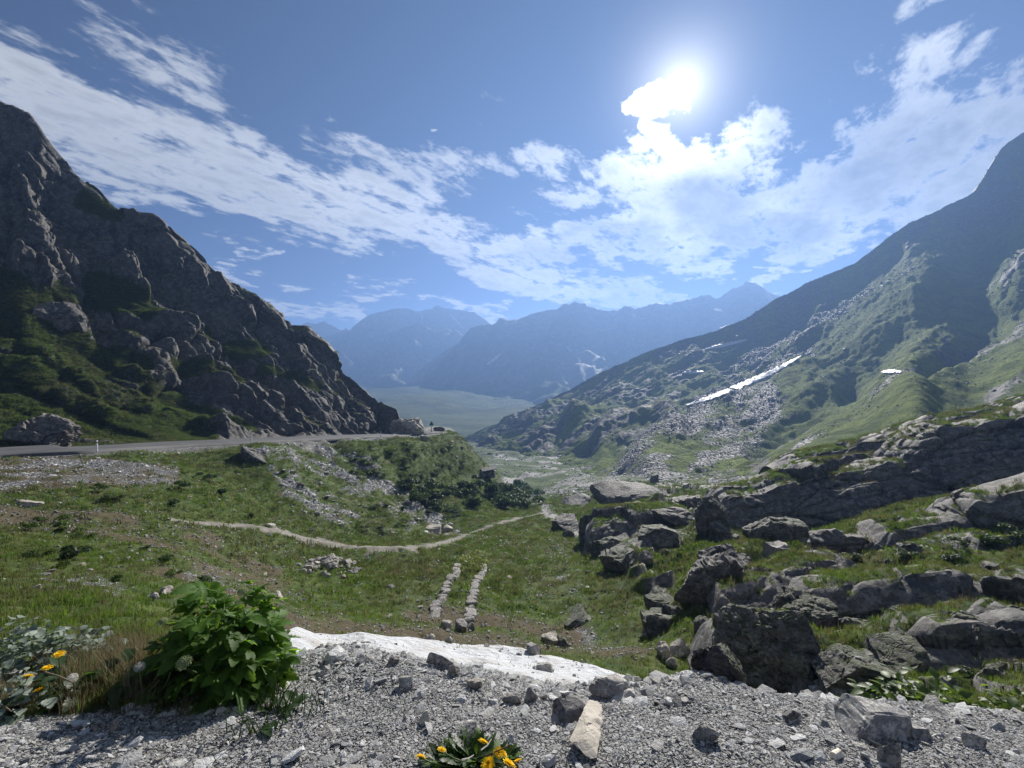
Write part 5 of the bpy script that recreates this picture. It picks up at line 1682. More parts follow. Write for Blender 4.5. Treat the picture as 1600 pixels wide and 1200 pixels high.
def leafy_plant(name, label, cat, base, rx, ry, h, nleaf, leaf_meshes, lsz, seed, nstem=10, stem_mat='stem', low=0.05, group=None, flat=0.0, extra=0):
    r = random.Random(seed)
    e = obj(name, None, loc=base)
    tag(e, label, cat, group)
    for k in range(nstem):
        a = r.uniform(0, 6.28); q_ = r.uniform(.2, .8)
        tip = Vector((math.cos(a) * rx * q_, math.sin(a) * ry * q_, h * r.uniform(.4, .72)))
        pts = [Vector((math.cos(a) * .05, math.sin(a) * .05, -0.05)) + (tip * t) + Vector((0, 0, 0.12 * h * math.sin(t * 3.14))) for t in (0, .25, .5, .75, 1)]
        obj('stem', mesh_q('stem', tube(pts, 0.010, 0.005), stem_mat), e)
    packed = []
    for k in range(nleaf + extra):
        a = r.uniform(0, 6.28)
        ct = r.uniform(low, 1.0)
        st_ = math.sqrt(max(0, 1 - ct * ct))
        rad = r.uniform(0.62, 1.0) if r.random() < .8 else r.uniform(.3, .7)
        rad *= 0.85 + 0.22 * math.sin(a * 3 + seed) * math.sin(ct * 5)
        p = Vector((math.cos(a) * st_ * rx * rad, math.sin(a) * st_ * ry * rad, h * ct * rad))
        d = Vector((math.cos(a + r.uniform(-.6, .6)) * (0.7 + st_), math.sin(a + r.uniform(-.6, .6)) * (0.7 + st_), r.uniform(-.55, .75) * (1 - flat)))
        s = lsz * r.choice([.45, .6, .75, .9, 1.0, 1.15, 1.3])
        if k >= nleaf:       # the leaves past the first three hundred, small ones deeper in
            lm = r.choice(leaf_meshes)
            co = np.empty(len(lm.vertices) * 3, np.float32); lm.vertices.foreach_get('co', co)
            vi = np.empty(len(lm.loops), np.int32); lm.loops.foreach_get('vertex_index', vi)
            mt_ = np.array(orient(d, r.uniform(-.7, .7)).to_matrix())
            packed.append(((co.reshape(-1, 3) * s * 0.9) @ mt_.T + np.array(p * 0.96), vi.reshape(-1, 4)))
            continue
        obj('leaf', r.choice(leaf_meshes), e, loc=p, rot=orient(d, r.uniform(-.7, .7)), scl=(s, s, s))
    if packed:
        fo = obj('foliage', build_mesh('foliage', *join(packed), mats=list(leaf_meshes[0].materials)), e)
        fo['kind'] = 'stuff'
    return e


LEAF_C = [compound(700 + k, 'leaf') for k in range(4)]


def round_leaf(seed, mat, wd=0.55):
    r = random.Random(seed)
    v, f = leaf_blade(1.0, wd, 5, 0.10 + 0.1 * r.random(), 0.15 + .2 * r.random())
    return mesh_q('leaf', join([(v, f), tube([(0, -0.4, -0.15), (0, 0.05, 0)], 0.02, 0.015, 4)]), mat)


LEAF_G = [round_leaf(720 + k, 'leaf_grey') for k in range(4)]
LEAF_D = [round_leaf(740 + k, 'leaf_dock', 0.38) for k in range(4)]

# the big leafy bush at the edge of the gravel
hb_ = cast(345, 1085, (BG,))
bY = 2.72
bb = Vector(((352 - 800) / F * bY, bY, float(gz((352 - 800) / F * bY, bY))))
bush = leafy_plant('leafy_bush', 'large bright green leafy bush at the edge of the gravel', 'bush', bb, 0.40, 0.34, 0.70, 285, LEAF_C, 0.15, 3, nstem=14, extra=220)
# its flower umbels
ub = []
for k in range(60):
    a, q_ = 2.399 * k, math.sqrt(k / 60)
    v, f = ico(1)
    ub.append((v * 0.006 + np.array([math.cos(a) * q_ * 0.045, math.sin(a) * q_ * 0.045, 0.02 * (1 - q_ * q_)]), f))
um = build_mesh('flower_umbel', *join(ub), mats=[M['umbel']])
for loc, s in [((0.02, -0.37, 0.40), 0.8), ((0.16, -0.1, 0.64), 0.6), ((-0.22, -0.2, 0.52), 0.55)]:
    u2 = obj('flower_umbel', um, bush, loc=loc, rot=(0.7, 0.1, 0), scl=(s, s, s))
sm = mesh_q('stalk', tube([(0, 0, 0), (0, 0.02, -0.12), (0, 0.10, -0.3)], 0.004, 0.005), 'stem')
for u2 in [c for c in bush.children if c.name.startswith('flower_umbel')]:
    obj('stalk', sm, u2)


def at(px, Y, dz=0.0):
    x = (px - 800) / F * Y
    return Vector((x, Y, float(gz(x, Y)) + dz))


leafy_plant('butterbur', 'grey-green broad-leaved plant at the left picture edge, behind the yellow flowers', 'plant', at(15, 3.0), 0.46, 0.40, 0.44, 290, LEAF_G, 0.044, 5, extra=620, nstem=6, stem_mat='stem_red', group='grey-green broad-leaved plants')
leafy_plant('butterbur', 'grey-green broad-leaved plant between the picture edge and the dry grass', 'plant', at(120, 3.15), 0.34, 0.36, 0.36, 250, LEAF_G, 0.042, 6, extra=420, nstem=5, stem_mat='stem_red', group='grey-green broad-leaved plants')
leafy_plant('butterbur', 'sparse grey-green plant with big leaves at the gravel edge, lower left corner', 'plant', at(8, 2.35), 0.22, 0.2, 0.24, 90, LEAF_G, 0.05, 8, nstem=4, stem_mat='stem_red', group='grey-green broad-leaved plants')
LEAF_K = [round_leaf(760 + k, 'leaf_dark', 0.3) for k in range(3)]
leafy_plant('weed_clump', 'dark low weeds between the gravel and the leafy bush', 'plant', at(215, 2.62), 0.34, 0.22, 0.20, 110, LEAF_K, 0.10, 9, nstem=4, low=0.0)
leafy_plant('weed_clump', 'dark low weeds under the yellow flowers at the gravel edge', 'plant', at(95, 2.5), 0.30, 0.2, 0.22, 90, LEAF_K, 0.09, 10, nstem=4, low=0.0)
# dock-like plants in the dark hollow on the right
for px, Y, rx, h, n, lab, sd in [(1400, 4.2, 0.42, 0.36, 200, 'broad-leaved green plant behind the large slab, the lower left part of the clump', 21), (1460, 4.4, 0.48, 0.46, 240, 'broad-leaved green plant behind the gravel crest, the taller lit clump', 22),
                                 (1590, 4.6, 0.4, 0.4, 140, 'shaded broad-leaved plant at the right picture edge', 23)]:
    b0 = at(px, Y)
    top = (600 - (1052 if sd != 23 else 1070)) / F * Y
    leafy_plant('dock_plant', lab, 'plant', Vector((b0.x, b0.y, max(b0.z, top - h * 1.05))), rx, 0.3, h, n, LEAF_D, 0.085, sd, nstem=8, group='broad-leaved plants in the hollow')

# ---- dandelions
def petal_head(seed):
    r = random.Random(seed)
    V_, Q_ = [], []
    for ring, (n, L, el_) in enumerate([(26, 1.0, 0.12), (22, 0.8, 0.45), (16, 0.55, 0.8), (9, .32, 1.15)]):
        for k in range(n):
            a = 6.2832 * k / n + r.uniform(-.1, .1); l = L * r.uniform(.88, 1.05); e2 = el_ + r.uniform(-.12, .12)
            c, s = math.cos(a), math.sin(a)
            t = (-s * 0.10, c * 0.10)
            o0 = len(V_)
            V_ += [(c * .05 + t[0] * .5, s * .05 + t[1] * .5, .05), (c * .05 - t[0] * .5, s * .05 - t[1] * .5, .05), (c * l * math.cos(e2) - t[0], s * l * math.cos(e2) - t[1], l * math.sin(e2)), (c * l * math.cos(e2) + t[0], s * l * math.cos(e2) + t[1], l * math.sin(e2))]
            Q_.append((o0, o0 + 1, o0 + 2, o0 + 3))
    return build_mesh('flower_head', V_, np.array(Q_), smooth=False, mats=[M['petal']])


heads = [petal_head(k) for k in range(3)]
calyx = lathe('calyx', [(0.0, -0.32), (0.2, -0.25), (0.30, 0.0), (0.26, 0.06)], 8, [M['stem']])


def seed_head(seed):
    r = np.random.default_rng(seed)
    V_, T_ = [], []
    for k in range(260):
        d = r.normal(size=3); d /= np.linalg.norm(d)
        if d[2] < -.8:
            continue
        x = np.cross(d, [.3, .5, .8]); x /= np.linalg.norm(x); y = np.cross(d, x)
        o0 = len(V_)
        V_ += [d * .15, d * .85 + x * .02, d * .85 - x * .02]
        T_.append((o0, o0 + 1, o0 + 2))
        for a in range(5):
            q_ = r.uniform(0, 6.28)
            dd_ = x * math.cos(q_) + y * math.sin(q_)
            o0 = len(V_)
            e_ = np.cross(d, dd_) * .02
            V_ += [d * .85, d * 1.0 + dd_ * .2 + e_, d * 1.0 + dd_ * .2 - e_]
            T_.append((o0, o0 + 1, o0 + 2))
    return build_mesh('seed_head', V_, np.array(T_), smooth=False, mats=[M['seed']])


seedm = seed_head(3)
dand_leaf = []
for k in range(3):
    v, f = leaf_blade(1.0, 0.16, 7, 0.2, 0.45)
    dand_leaf.append(mesh_q('leaf', (v, f), 'leaf_dark' if k else 'leaf'))


def dandelion_stalk(e, tip_local, r_, kind, seed, tilt=(0.3, 0.0), stem='stem', base=(0, 0, 0)):
    b0 = np.array(base, float); t1_ = np.array(tip_local, float)
    rr_ = random.Random(seed)
    side = np.array([rr_.uniform(-.03, .03), rr_.uniform(-.03, .03), 0])
    pts = [b0 + (t1_ - b0) * t + side * math.sin(t * 3.14) for t in (0, .2, .4, .6, .8, 1)]
    obj('stem', mesh_q('stem', tube(pts, 0.0035, 0.0028), stem), e)
    if kind == 'flower':
        h = obj('flower_head', heads[seed % 3], e, loc=tip_local, rot=(tilt[0], tilt[1], seed), scl=(r_ * 1.2, r_ * 1.2, r_ * 1.2))
        obj('calyx', calyx, h)
    elif kind == 'seed':
        obj('seed_head', seedm, e, loc=tip_local, scl=(r_, r_, r_))
    elif kind == 'bud':
        v, f = ico(2)
        obj('bud', build_mesh('bud', v * np.array([.5, .5, .9]), f, mats=[M['stem_red']]), e, loc=tip_local, scl=(r_, r_, r_))


# plant at the bottom of the picture
bD = at(738, 1.98)
e = obj('dandelion', None, loc=bD)
tag(e, 'yellow dandelion clump at the bottom of the picture, in the gravel', 'dandelion', 'dandelions')
r = random.Random(31)
for k in range(190):
    a = r.uniform(0, 6.28)
    d = Vector((math.cos(a), math.sin(a), r.uniform(0.4, 2.2)))
    s = r.uniform(.05, .10)
    obj('leaf', r.choice(dand_leaf), e, loc=(math.cos(a) * r.uniform(0, .17), math.sin(a) * r.uniform(0, .07), 0.0), rot=orient(d, r.uniform(-.5, .5)), scl=(s * 1.3, s, s))


def tip(px, py, Y, base):
    p = W(px, py, Y)
    return (p[0] - base.x, p[1] - base.y, p[2] - base.z)


for k, (px, py, Y, rad, tl) in enumerate([(755, 1160, 1.96, .022, (0.6, .2)), (690, 1172, 1.94, .016, (0.2, -.3)), (657, 1184, 1.90, .020, (0.2, -.9)), (763, 1194, 1.86, .026, (0.5, 0)), (779, 1176, 1.90, .019, (0.5, .2)), (786, 1178, 1.93, .017, (.4, .5)), (795, 1194, 1.86, .026, (.6, .2)), (809, 1190, 1.90, .018, (.5, .5))]):
    dandelion_stalk(e, tip(px, py, Y, bD), rad, 'flower', 40 + k, tl, base=(r.uniform(-.05, .05), r.uniform(-.03, .03), 0))
dandelion_stalk(e, tip(795, 1166, 1.84, bD), .010, 'bud', 61, stem='stem_red')
for (a, b) in [((752, 1172), (768, 1155)), ((722, 1187), (740, 1180))]:
    p0, p1 = np.array(tip(*a, 1.74, bD)), np.array(tip(*b, 1.80, bD))
    obj('dry_stem', mesh_q('dry_stem', tube([p0, (p0 + p1) / 2 + np.array([0.004, 0, -0.003]), p1], 0.003, 0.002), 'seed'), e)
# plants on the left
LD = [(92, 1023, 2.45, .024, 'flower', (0.15, 0), 'yellow dandelion standing highest above the grey-green leaves', 'stem'),
      (74, 1044, 2.45, .021, 'flower', (0.1, 0), 'yellow dandelion just below and left of the highest one', 'stem'),
      (44, 1057, 2.42, .021, 'flower', (0.5, .4), 'orange faded dandelion near the left edge', 'stem_red'),
      (60, 1079, 2.38, .023, 'flower', (0.35, .3), 'yellow dandelion lowest of the left ones', 'stem'),
      (238, 1020, 2.55, .021, 'flower', (0.4, .2), 'yellow dandelion beside the leafy bush', 'stem'),
      (218, 1042, 2.42, .024, 'seed', (0, 0), 'white dandelion seed head on a tall bare stem', 'stem_dry'),
      (113, 1060, 2.42, .024, 'seed', (0, 0), 'white dandelion seed head over the dark weeds', 'stem_dry')]
for k, (px, py, Y, rad, kind, tl, lab, stm) in enumerate(LD):
    b0 = at(px + (10 if k % 2 else -6), Y + .05)
    e = obj('dandelion', None, loc=b0)
    tag(e, lab, 'dandelion', 'dandelions')
    tp_ = tip(px, py, Y, b0)
    dandelion_stalk(e, tp_, rad, kind, 70 + k, tl, stem=stm)
    for j in range(7):
        a = r.uniform(0, 6.28); s = r.uniform(.08, .14)
        obj('leaf', r.choice(dand_leaf), e, loc=(0, 0, 0), rot=orient(Vector((math.cos(a), math.sin(a), r.uniform(.1, .7))), 0), scl=(s, s, s))
# bare stalks of spent flowers
e = obj('dry_stalks', None, loc=at(225, 2.5))
tag(e, 'tuft of thin dry flower stalks beside the dandelion seed head', 'dry stalks')
for k, (px, py) in enumerate([(196, 1048), (206, 1038), (258, 1030), (266, 1050), (250, 1062), (244, 1075), (212, 1062), (192, 1070)]):
    p = tip(px, py, 2.45, e.location)
    dandelion_stalk(e, p, .006, 'bud', 90 + k, stem='stem_dry', base=(r.uniform(-.04, .04), 0, 0))
# fallen pale stalks
for k, (a, b, Y) in enumerate([((70, 1050), (115, 1067), 2.36), ((0, 1102), (18, 1112), 2.3)]):
    p0, p1 = W(*a, Y), W(*b, Y - .03)
    o = obj('dry_stalk', mesh_q('dry_stalk', tube([p0, (p0 + p1) / 2 + np.array([0, 0, .006]), p1], 0.004, 0.003), 'stem_dry'))
    tag(o, ['pale fallen stalk lying across the dark weeds', 'pale broken stalk at the left picture edge'][k], 'stalk')


# ---- shrubs
def shrub_mesh(seed, mat, n=900, leaf=0.10, lump=5):
    r = np.random.default_rng(seed)
    cs = r.normal(size=(lump, 3)) * np.array([.45, .45, .22]) + np.array([0, 0, .42])
    rad = r.uniform(.28, .5, lump)
    k = r.integers(0, lump, n)
    d = r.normal(size=(n, 3)); d /= np.linalg.norm(d, axis=1)[:, None]
    d[:, 2] = np.abs(d[:, 2]) * 0.9 - 0.1
    p = cs[k] + d * (rad[k] * r.uniform(.65, 1.05, n))[:, None]
    p[:, 2] = np.maximum(p[:, 2], 0.02)
    nrm = d + r.normal(size=(n, 3)) * .6; nrm /= np.linalg.norm(nrm, axis=1)[:, None]
    a = np.cross(nrm, r.normal(size=(n, 3))); a /= np.linalg.norm(a, axis=1)[:, None]
    b_ = np.cross(nrm, a)
    s = leaf * r.uniform(.6, 1.3, n)[:, None]
    V_ = np.stack([p - a * s * .45, p - b_ * s * .8, p + a * s * .45, p + b_ * s * .9 + nrm * s * .15], 1).reshape(-1, 3)
    return build_mesh('foliage', V_, np.arange(n * 4).reshape(-1, 4), smooth=False, mats=[M[mat]])


SH = {'shrub': [shrub_mesh(800 + k, 'shrub') for k in range(4)], 'shrub_lit': [shrub_mesh(810 + k, 'shrub_lit') for k in range(4)], 'flowerplant': [shrub_mesh(820 + k, 'flowerplant', 420, 0.08, 7) for k in range(3)]}
stem_s = mesh_q('stem', join([tube([(0, 0, -.15), (x * .4, y * .4, .25), (x, y, .6)], 0.035, 0.012, 4) for x, y in [(.2, .1), (-.25, .1), (.05, -.25), (-.1, .25)]]), 'wood')


def shrub(px, py, wpx, label, group, kind='shrub', hgt=0.9, name='shrub', trees=None):
    h = cast(px, py, trees)
    if h is None:
        return
    s = wpx / F * h[0].y / 1.5
    e = obj(name, None, loc=h[0] - Vector((0, 0, 0.05)), rot=(0, 0, rs.uniform(0, 6.28)), scl=(s, s, s * hgt))
    tag(e, label, 'shrub', group)
    obj('foliage', rs.choice(SH[kind]), e)
    obj('stem', stem_s, e)


for (px, py, wpx) in [(100, 873, 44), (62, 872, 30), (252, 881, 30), (172, 908, 30), (281, 766, 30), (106, 830, 34), (70, 818, 30), (266, 790, 24), (319, 750, 24), (272, 899, 24), (300, 915, 22), (322, 908, 26), (130, 842, 24), (180, 785, 28),
                      (40, 830, 26), (345, 772, 18), (390, 810, 18), (430, 800, 16), (150, 765, 24), (95, 885, 20), (230, 860, 18)]:
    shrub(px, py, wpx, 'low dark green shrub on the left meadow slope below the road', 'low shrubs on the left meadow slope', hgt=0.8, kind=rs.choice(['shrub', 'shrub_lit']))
for k in range(34):
    px = rs.uniform(640, 826); f_ = (px - 640) / 186
    py = rs.uniform(758 + 6 * f_, 800 + 2 * f_)
    shrub(px, py, rs.uniform(22, 38), 'dark green alder shrub in the thicket beneath the stone hut', 'alder thicket on the spur', hgt=0.9, name='alder_shrub')
for k in range(46):
    px = rs.uniform(540, 735); py = rs.uniform(694, 752)
    if py < 686 + max(0, (px - 690)) * 0.9 + 8:
        continue
    shrub(px, py, rs.uniform(12, 24), 'green shrub on the grassy bank just under the road end', 'shrubs under the road end', kind='shrub_lit', hgt=0.6)
for k in range(22):
    px = rs.uniform(560, 730); py = rs.uniform(790, 835)
    shrub(px, py, rs.uniform(9, 18), 'small dark shrub at the foot of the scree chute', 'small shrubs at the foot of the scree', hgt=0.6)
for (px, py, w_) in [(735, 893, 44), (722, 899, 26), (748, 896, 24)]:
    shrub(px, py, w_, 'yellow-green flowering plants growing between the ruined walls', 'flowering plants in the ruin', kind='flowerplant', hgt=0.9, name='flowering_plant')
for k in range(46):
    px, py = (rs.uniform(30, 330), rs.uniform(772, 880)) if k < 26 else (rs.uniform(740, 880), rs.uniform(815, 880))
    shrub(px, py, rs.uniform(8, 16), 'small pale yellow-green flowering plant on the left meadow slope' if k < 26 else 'small pale yellow-green flowering plant in the meadow beyond the ruined walls',
          'flowering plants on the left slope' if k < 26 else 'flowering plants beyond the walls', kind='flowerplant', hgt=0.7, name='flowering_plant')
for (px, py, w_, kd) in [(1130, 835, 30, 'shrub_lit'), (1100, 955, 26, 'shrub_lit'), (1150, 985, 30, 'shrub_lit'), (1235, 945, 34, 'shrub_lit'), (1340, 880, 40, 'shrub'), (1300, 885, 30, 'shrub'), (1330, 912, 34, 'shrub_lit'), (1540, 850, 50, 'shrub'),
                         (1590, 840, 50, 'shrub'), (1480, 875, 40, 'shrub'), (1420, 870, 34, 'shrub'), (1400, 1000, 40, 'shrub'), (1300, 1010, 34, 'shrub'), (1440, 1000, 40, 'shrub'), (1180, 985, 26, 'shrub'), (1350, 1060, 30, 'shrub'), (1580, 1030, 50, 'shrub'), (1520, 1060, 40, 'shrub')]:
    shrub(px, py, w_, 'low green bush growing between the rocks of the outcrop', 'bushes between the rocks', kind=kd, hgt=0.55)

# ================================================================== scattered ground cover (uncountable)
def tuft(seed, n, h, spread, mat, wd=0.02, curl=0.4):
    r = np.random.default_rng(seed)
    V_, Q_ = [], []
    for k in range(n):
        a = r.uniform(0, 6.28); b0 = r.normal(size=2) * spread * .5; hh = h * r.uniform(.5, 1.1); out = r.uniform(.1, 1) * curl * hh
        c, s = math.cos(a), math.sin(a)
        tx, ty = -s * wd * .5, c * wd * .5
        o0 = len(V_)
        x0, y0 = b0
        V_ += [(x0 - tx, y0 - ty, -.02 * h), (x0 + tx, y0 + ty, -.02 * h), (x0 + c * out * .35 + tx * .8, y0 + s * out * .35 + ty * .8, hh * .6), (x0 + c * out * .35 - tx * .8, y0 + s * out * .35 - ty * .8, hh * .6),
               (x0 + c * out + tx * .15, y0 + s * out + ty * .15, hh), (x0 + c * out - tx * .15, y0 + s * out - ty * .15, hh)]
        Q_ += [(o0, o0 + 1, o0 + 2, o0 + 3), (o0 + 3, o0 + 2, o0 + 4, o0 + 5)]
    return build_mesh('tuft', V_, np.array(Q_), smooth=False, mats=[M[mat]])


def src_collection(name, meshes):
    c = bpy.data.collections.new(name)
    for k, m_ in enumerate(meshes):
        c.objects.link(bpy.data.objects.new('%s_source_%02d' % (name, k), m_))
    return c


def scatter(name, pts, scl, rots, coll, label, cat):
    me_ = bpy.data.meshes.new(name)
    n = len(pts)
    me_.vertices.add(n)
    me_.vertices.foreach_set('co', np.asarray(pts, np.float32).ravel())
    a = me_.attributes.new('scl', 'FLOAT_VECTOR', 'POINT'); a.data.foreach_set('vector', np.asarray(scl, np.float32).ravel())
    a = me_.attributes.new('rot', 'FLOAT_VECTOR', 'POINT'); a.data.foreach_set('vector', np.asarray(rots, np.float32).ravel())
    a = me_.attributes.new('pick', 'INT', 'POINT'); a.data.foreach_set('value', RNG.integers(0, len(coll.objects), n).astype(np.int32))
    o = obj(name, me_)
    g = bpy.data.node_groups.new(name, 'GeometryNodeTree')
    g.interface.new_socket('Geometry', in_out='INPUT', socket_type='NodeSocketGeometry')
    g.interface.new_socket('Geometry', in_out='OUTPUT', socket_type='NodeSocketGeometry')
    N_ = g.nodes
    gi, go = N_.new('NodeGroupInput'), N_.new('NodeGroupOutput')
    ci = N_.new('GeometryNodeCollectionInfo'); ci.inputs['Collection'].default_value = coll
    ci.inputs['Separate Children'].default_value = True; ci.inputs['Reset Children'].default_value = True
    ip = N_.new('GeometryNodeInstanceOnPoints')
    ip.inputs['Pick Instance'].default_value = True

    def na(nm, ty):
        q_ = N_.new('GeometryNodeInputNamedAttribute'); q_.data_type = ty; q_.inputs['Name'].default_value = nm
        return q_.outputs['Attribute']
    L = g.links
    L.new(gi.outputs[0], ip.inputs['Points']); L.new(ci.outputs[0], ip.inputs['Instance'])
    L.new(na('pick', 'INT'), ip.inputs['Instance Index']); L.new(na('scl', 'FLOAT_VECTOR'), ip.inputs['Scale'])
    er = N_.new('FunctionNodeEulerToRotation'); L.new(na('rot', 'FLOAT_VECTOR'), er.inputs[0]); L.new(er.outputs[0], ip.inputs['Rotation'])
    L.new(ip.outputs[0], go.inputs[0])
    md = o.modifiers.new('scatter', 'NODES'); md.node_group = g
    tag(o, label, cat, kind='stuff')
    return o


def pick_ground(weight, n):
    wgt = weight.ravel().clip(0)
    idx = RNG.choice(wgt.size, n, p=wgt / wgt.sum())
    r_, c_ = np.unravel_index(idx, weight.shape)
    px = gpx[c_] + RNG.uniform(-.5, .5, n) * np.gradient(gpx)[c_]
    Y = np.exp(gly[r_] + RNG.uniform(-.5, .5, n) * (gly[1] - gly[0]))
    x = (px - 800) / F * Y
    return np.stack([x, Y, gz(x, Y)], 1), idx


colw = np.repeat(np.gradient(gpx)[None], NR, 0)
inview = sstep(-200, -40, GPX) * sstep(1900, 1660, GPX)
Rmk, Gmk, Bmk = mask[..., 0], mask[..., 1], mask[..., 2]
roadfree = sstep(ROAD_W / 2 + 0.2, ROAD_W / 2 + 0.8, rd) * sstep(0.0, 1.0, rd)
left_of_road = sstep(0, 1, (gPYf > 600)) * 1.0
pdist, _ = polydist(GX, GY, ctr)
roadfree = roadfree * sstep(0.35, 1.15, pdist / np.clip(GY / 36, .5, 1.2))
gfree = np.clip(1 - Gmk * 1.3, 0, 1) * np.clip(1 - Rmk * 1.5, 0, 1) * roadfree
sn_in = caps(GPX, PY0, [(450, 1020, 960, 1075, 34)])
c_grass = src_collection('grass', [tuft(900 + k, 22, 0.16, 0.16, 'grass', 0.012) for k in range(4)] + [tuft(910, 18, 0.2, 0.16, 'grass_dry', 0.008)])
c_grassf = src_collection('grassfar', [tuft(920 + k, 26, 0.30, 0.42, 'grass_far', 0.05) for k in range(4)] + [tuft(930, 20, 0.3, 0.36, 'grass_dry', 0.03)])
# near and middle meadow
wg = gfree * (1 + 1.2 * rockzone) * inview * colw * GY ** 0.75 * sstep(3.2, 5, GY) * sstep(120, 60, GY) * (1 - 0.9 * sn_in) * np.clip(1.2 - 1.5 * Bmk, .05, 1)
p, idx = pick_ground(wg, 90000)
sz = (0.55 + 0.016 * p[:, 1]) * RNG.uniform(.6, 1.3, len(p))
scatter('meadow_grass', p, np.stack([sz, sz, sz * RNG.uniform(.55, 1.0, len(p))], 1), np.stack([0 * sz, 0 * sz, RNG.uniform(0, 6.28, len(p))], 1), c_grass, 'short green grass covering the meadow', 'grass')
# coarse far tufts on the spur and the embankment and the shelves
wg2 = gfree * (1 + 2.0 * rockzone) * inview * colw * GY ** 1.0 * sstep(18, 30, GY) * sstep(140, 100, GY) * np.clip(1.0 - 0.9 * Bmk, .12, 1)
p, idx = pick_ground(wg2, 26000)
sz = (0.5 + 0.008 * p[:, 1]) * RNG.uniform(.6, 1.4, len(p))
scatter('tall_grass', p, np.stack([sz, sz, sz * .8], 1), np.stack([0 * sz, 0 * sz, RNG.uniform(0, 6.28, len(p))], 1), c_grassf, 'coarse grass and herbs on the bank below the road', 'grass')
# dry grass between the weeds and the bush
c_dry = src_collection('drygrass', [tuft(940 + k, 34, 0.34, 0.14, 'grass_dry', 0.004, 0.5) for k in range(3)] + [tuft(945 + k, 26, 0.26, 0.14, 'grass', 0.006, 0.6) for k in range(2)])
n = 460
px = RNG.uniform(110, 300, n); Y = RNG.uniform(2.55, 3.9, n)
px[:90] = RNG.uniform(-60, 300, 90); Y[:90] = RNG.uniform(2.35, 2.7, 90)
x = (px - 800) / F * Y
sz = RNG.uniform(.5, 1.05, n)
sz[:90] *= 0.5
scatter('dry_grass', np.stack([x, Y, gz(x, Y)], 1), np.stack([sz] * 3, 1), np.stack([0 * sz, 0 * sz, RNG.uniform(0, 6.28, n)], 1), c_dry, 'dry brownish grass between the grey-green plant and the leafy bush', 'grass')
# two tufts on the gravel
for (px, Y, n, sp, lab) in [(440, 2.38, 46, .10, 'green grass tuft growing in the gravel right of the bush'), (405, 2.2, 12, .05, 'thin grass sprig in the gravel below the bush')]:
    b0 = at(px, Y)
    parts = []
    for k in range(n):
        a = rs.uniform(0, 6.28); ln = rs.uniform(.08, .2); ox, oy = rs.gauss(0, sp), rs.gauss(0, sp * .5)
        v, f = tube([(ox, oy, -0.01), (ox + math.cos(a) * ln * .25, oy + math.sin(a) * ln * .25, ln * .6), (ox + math.cos(a) * ln * .6, oy + math.sin(a) * ln * .6, ln)], 0.0035, 0.0008, 3)
        parts.append((v, f))
    e = obj('grass_tuft', None, loc=b0)
    tag(e, lab, 'grass tuft', 'grass tufts in the gravel')
    obj('blades', mesh_q('blades', join(parts), 'grass'), e)
    for k in range(12 if n > 20 else 3):
        a = rs.uniform(0, 6.28); s = rs.uniform(.05, .09)
        obj('leaf', rs.choice(LEAF_K), e, loc=(rs.gauss(0, sp * .8), rs.gauss(0, sp * .5), 0.01), rot=orient(Vector((math.cos(a), math.sin(a), .5)), 0), scl=(s, s, s))

# gravel
c_grav = src_collection('gravel', [rock_mesh('chip', M['gravel'], seed=960 + k, dims=[(1, .7, .25), (1, .9, .35), (1, .5, .25), (.9, .8, .45), (1.3, .6, .18), (1, 1, .22)][k], sub=1, block=.6, nplanes=5, rough=.12, fine=0, smooth=False) for k in range(6)])
c_gravf = src_collection('slopeblock', [rock_mesh('block', M['gravel_far'], seed=970 + k, dims=(1, .8, .6), sub=1, block=.6, nplanes=5, rough=.12, fine=0, smooth=False) for k in range(4)])
c_gravm = src_collection('pebble', [rock_mesh('pebble', M['pebble'], seed=980 + k, dims=(1, .8, .45), sub=1, block=.6, nplanes=5, rough=.12, fine=0, smooth=False) for k in range(4)])
gw = sstep(0.25, 0.8, Gmk) * inview * colw * sstep(6.5, 4.0, GY) * GY ** 2
p, idx = pick_ground(gw * np.clip(GY, 0, 3) ** -1.0, 260000)
sz = np.exp(RNG.normal(math.log(0.0040), 0.45, len(p)))
big = RNG.random(len(p)) < 0.007
crest = sstep(2.3, 2.9, p[:, 1])
sz = np.where(big, np.exp(RNG.normal(math.log(0.022), 0.35, len(p))), sz) * (1 + 0.45 * crest)
scatter('gravel', p + np.array([0, 0, 1])[None] * (sz * 0.15)[:, None], np.stack([sz] * 3, 1), np.stack([RNG.normal(0, .35, len(p)), RNG.normal(0, .35, len(p)), RNG.uniform(0, 6.28, len(p))], 1), c_grav, 'loose grey gravel and rock chips on the bank in the foreground', 'gravel')
# gravel and scree farther off
gw2 = sstep(0.3, 0.8, Gmk) * (1 - 0.75 * bank) * inview * colw * sstep(6, 9, GY) * sstep(130, 90, GY) * GY ** 0.9 * roadfree * (1 - sn_in)
p, idx = pick_ground(gw2, 24000)
sz = p[:, 1] / F * np.exp(RNG.normal(math.log(1.1), 0.4, len(p)))
scatter('scree', p, np.stack([sz] * 3, 1), np.stack([RNG.normal(0, .5, len(p)), RNG.normal(0, .5, len(p)), RNG.uniform(0, 6.28, len(p))], 1), c_grav, 'loose grey scree on the bank under the road and along the path', 'scree')
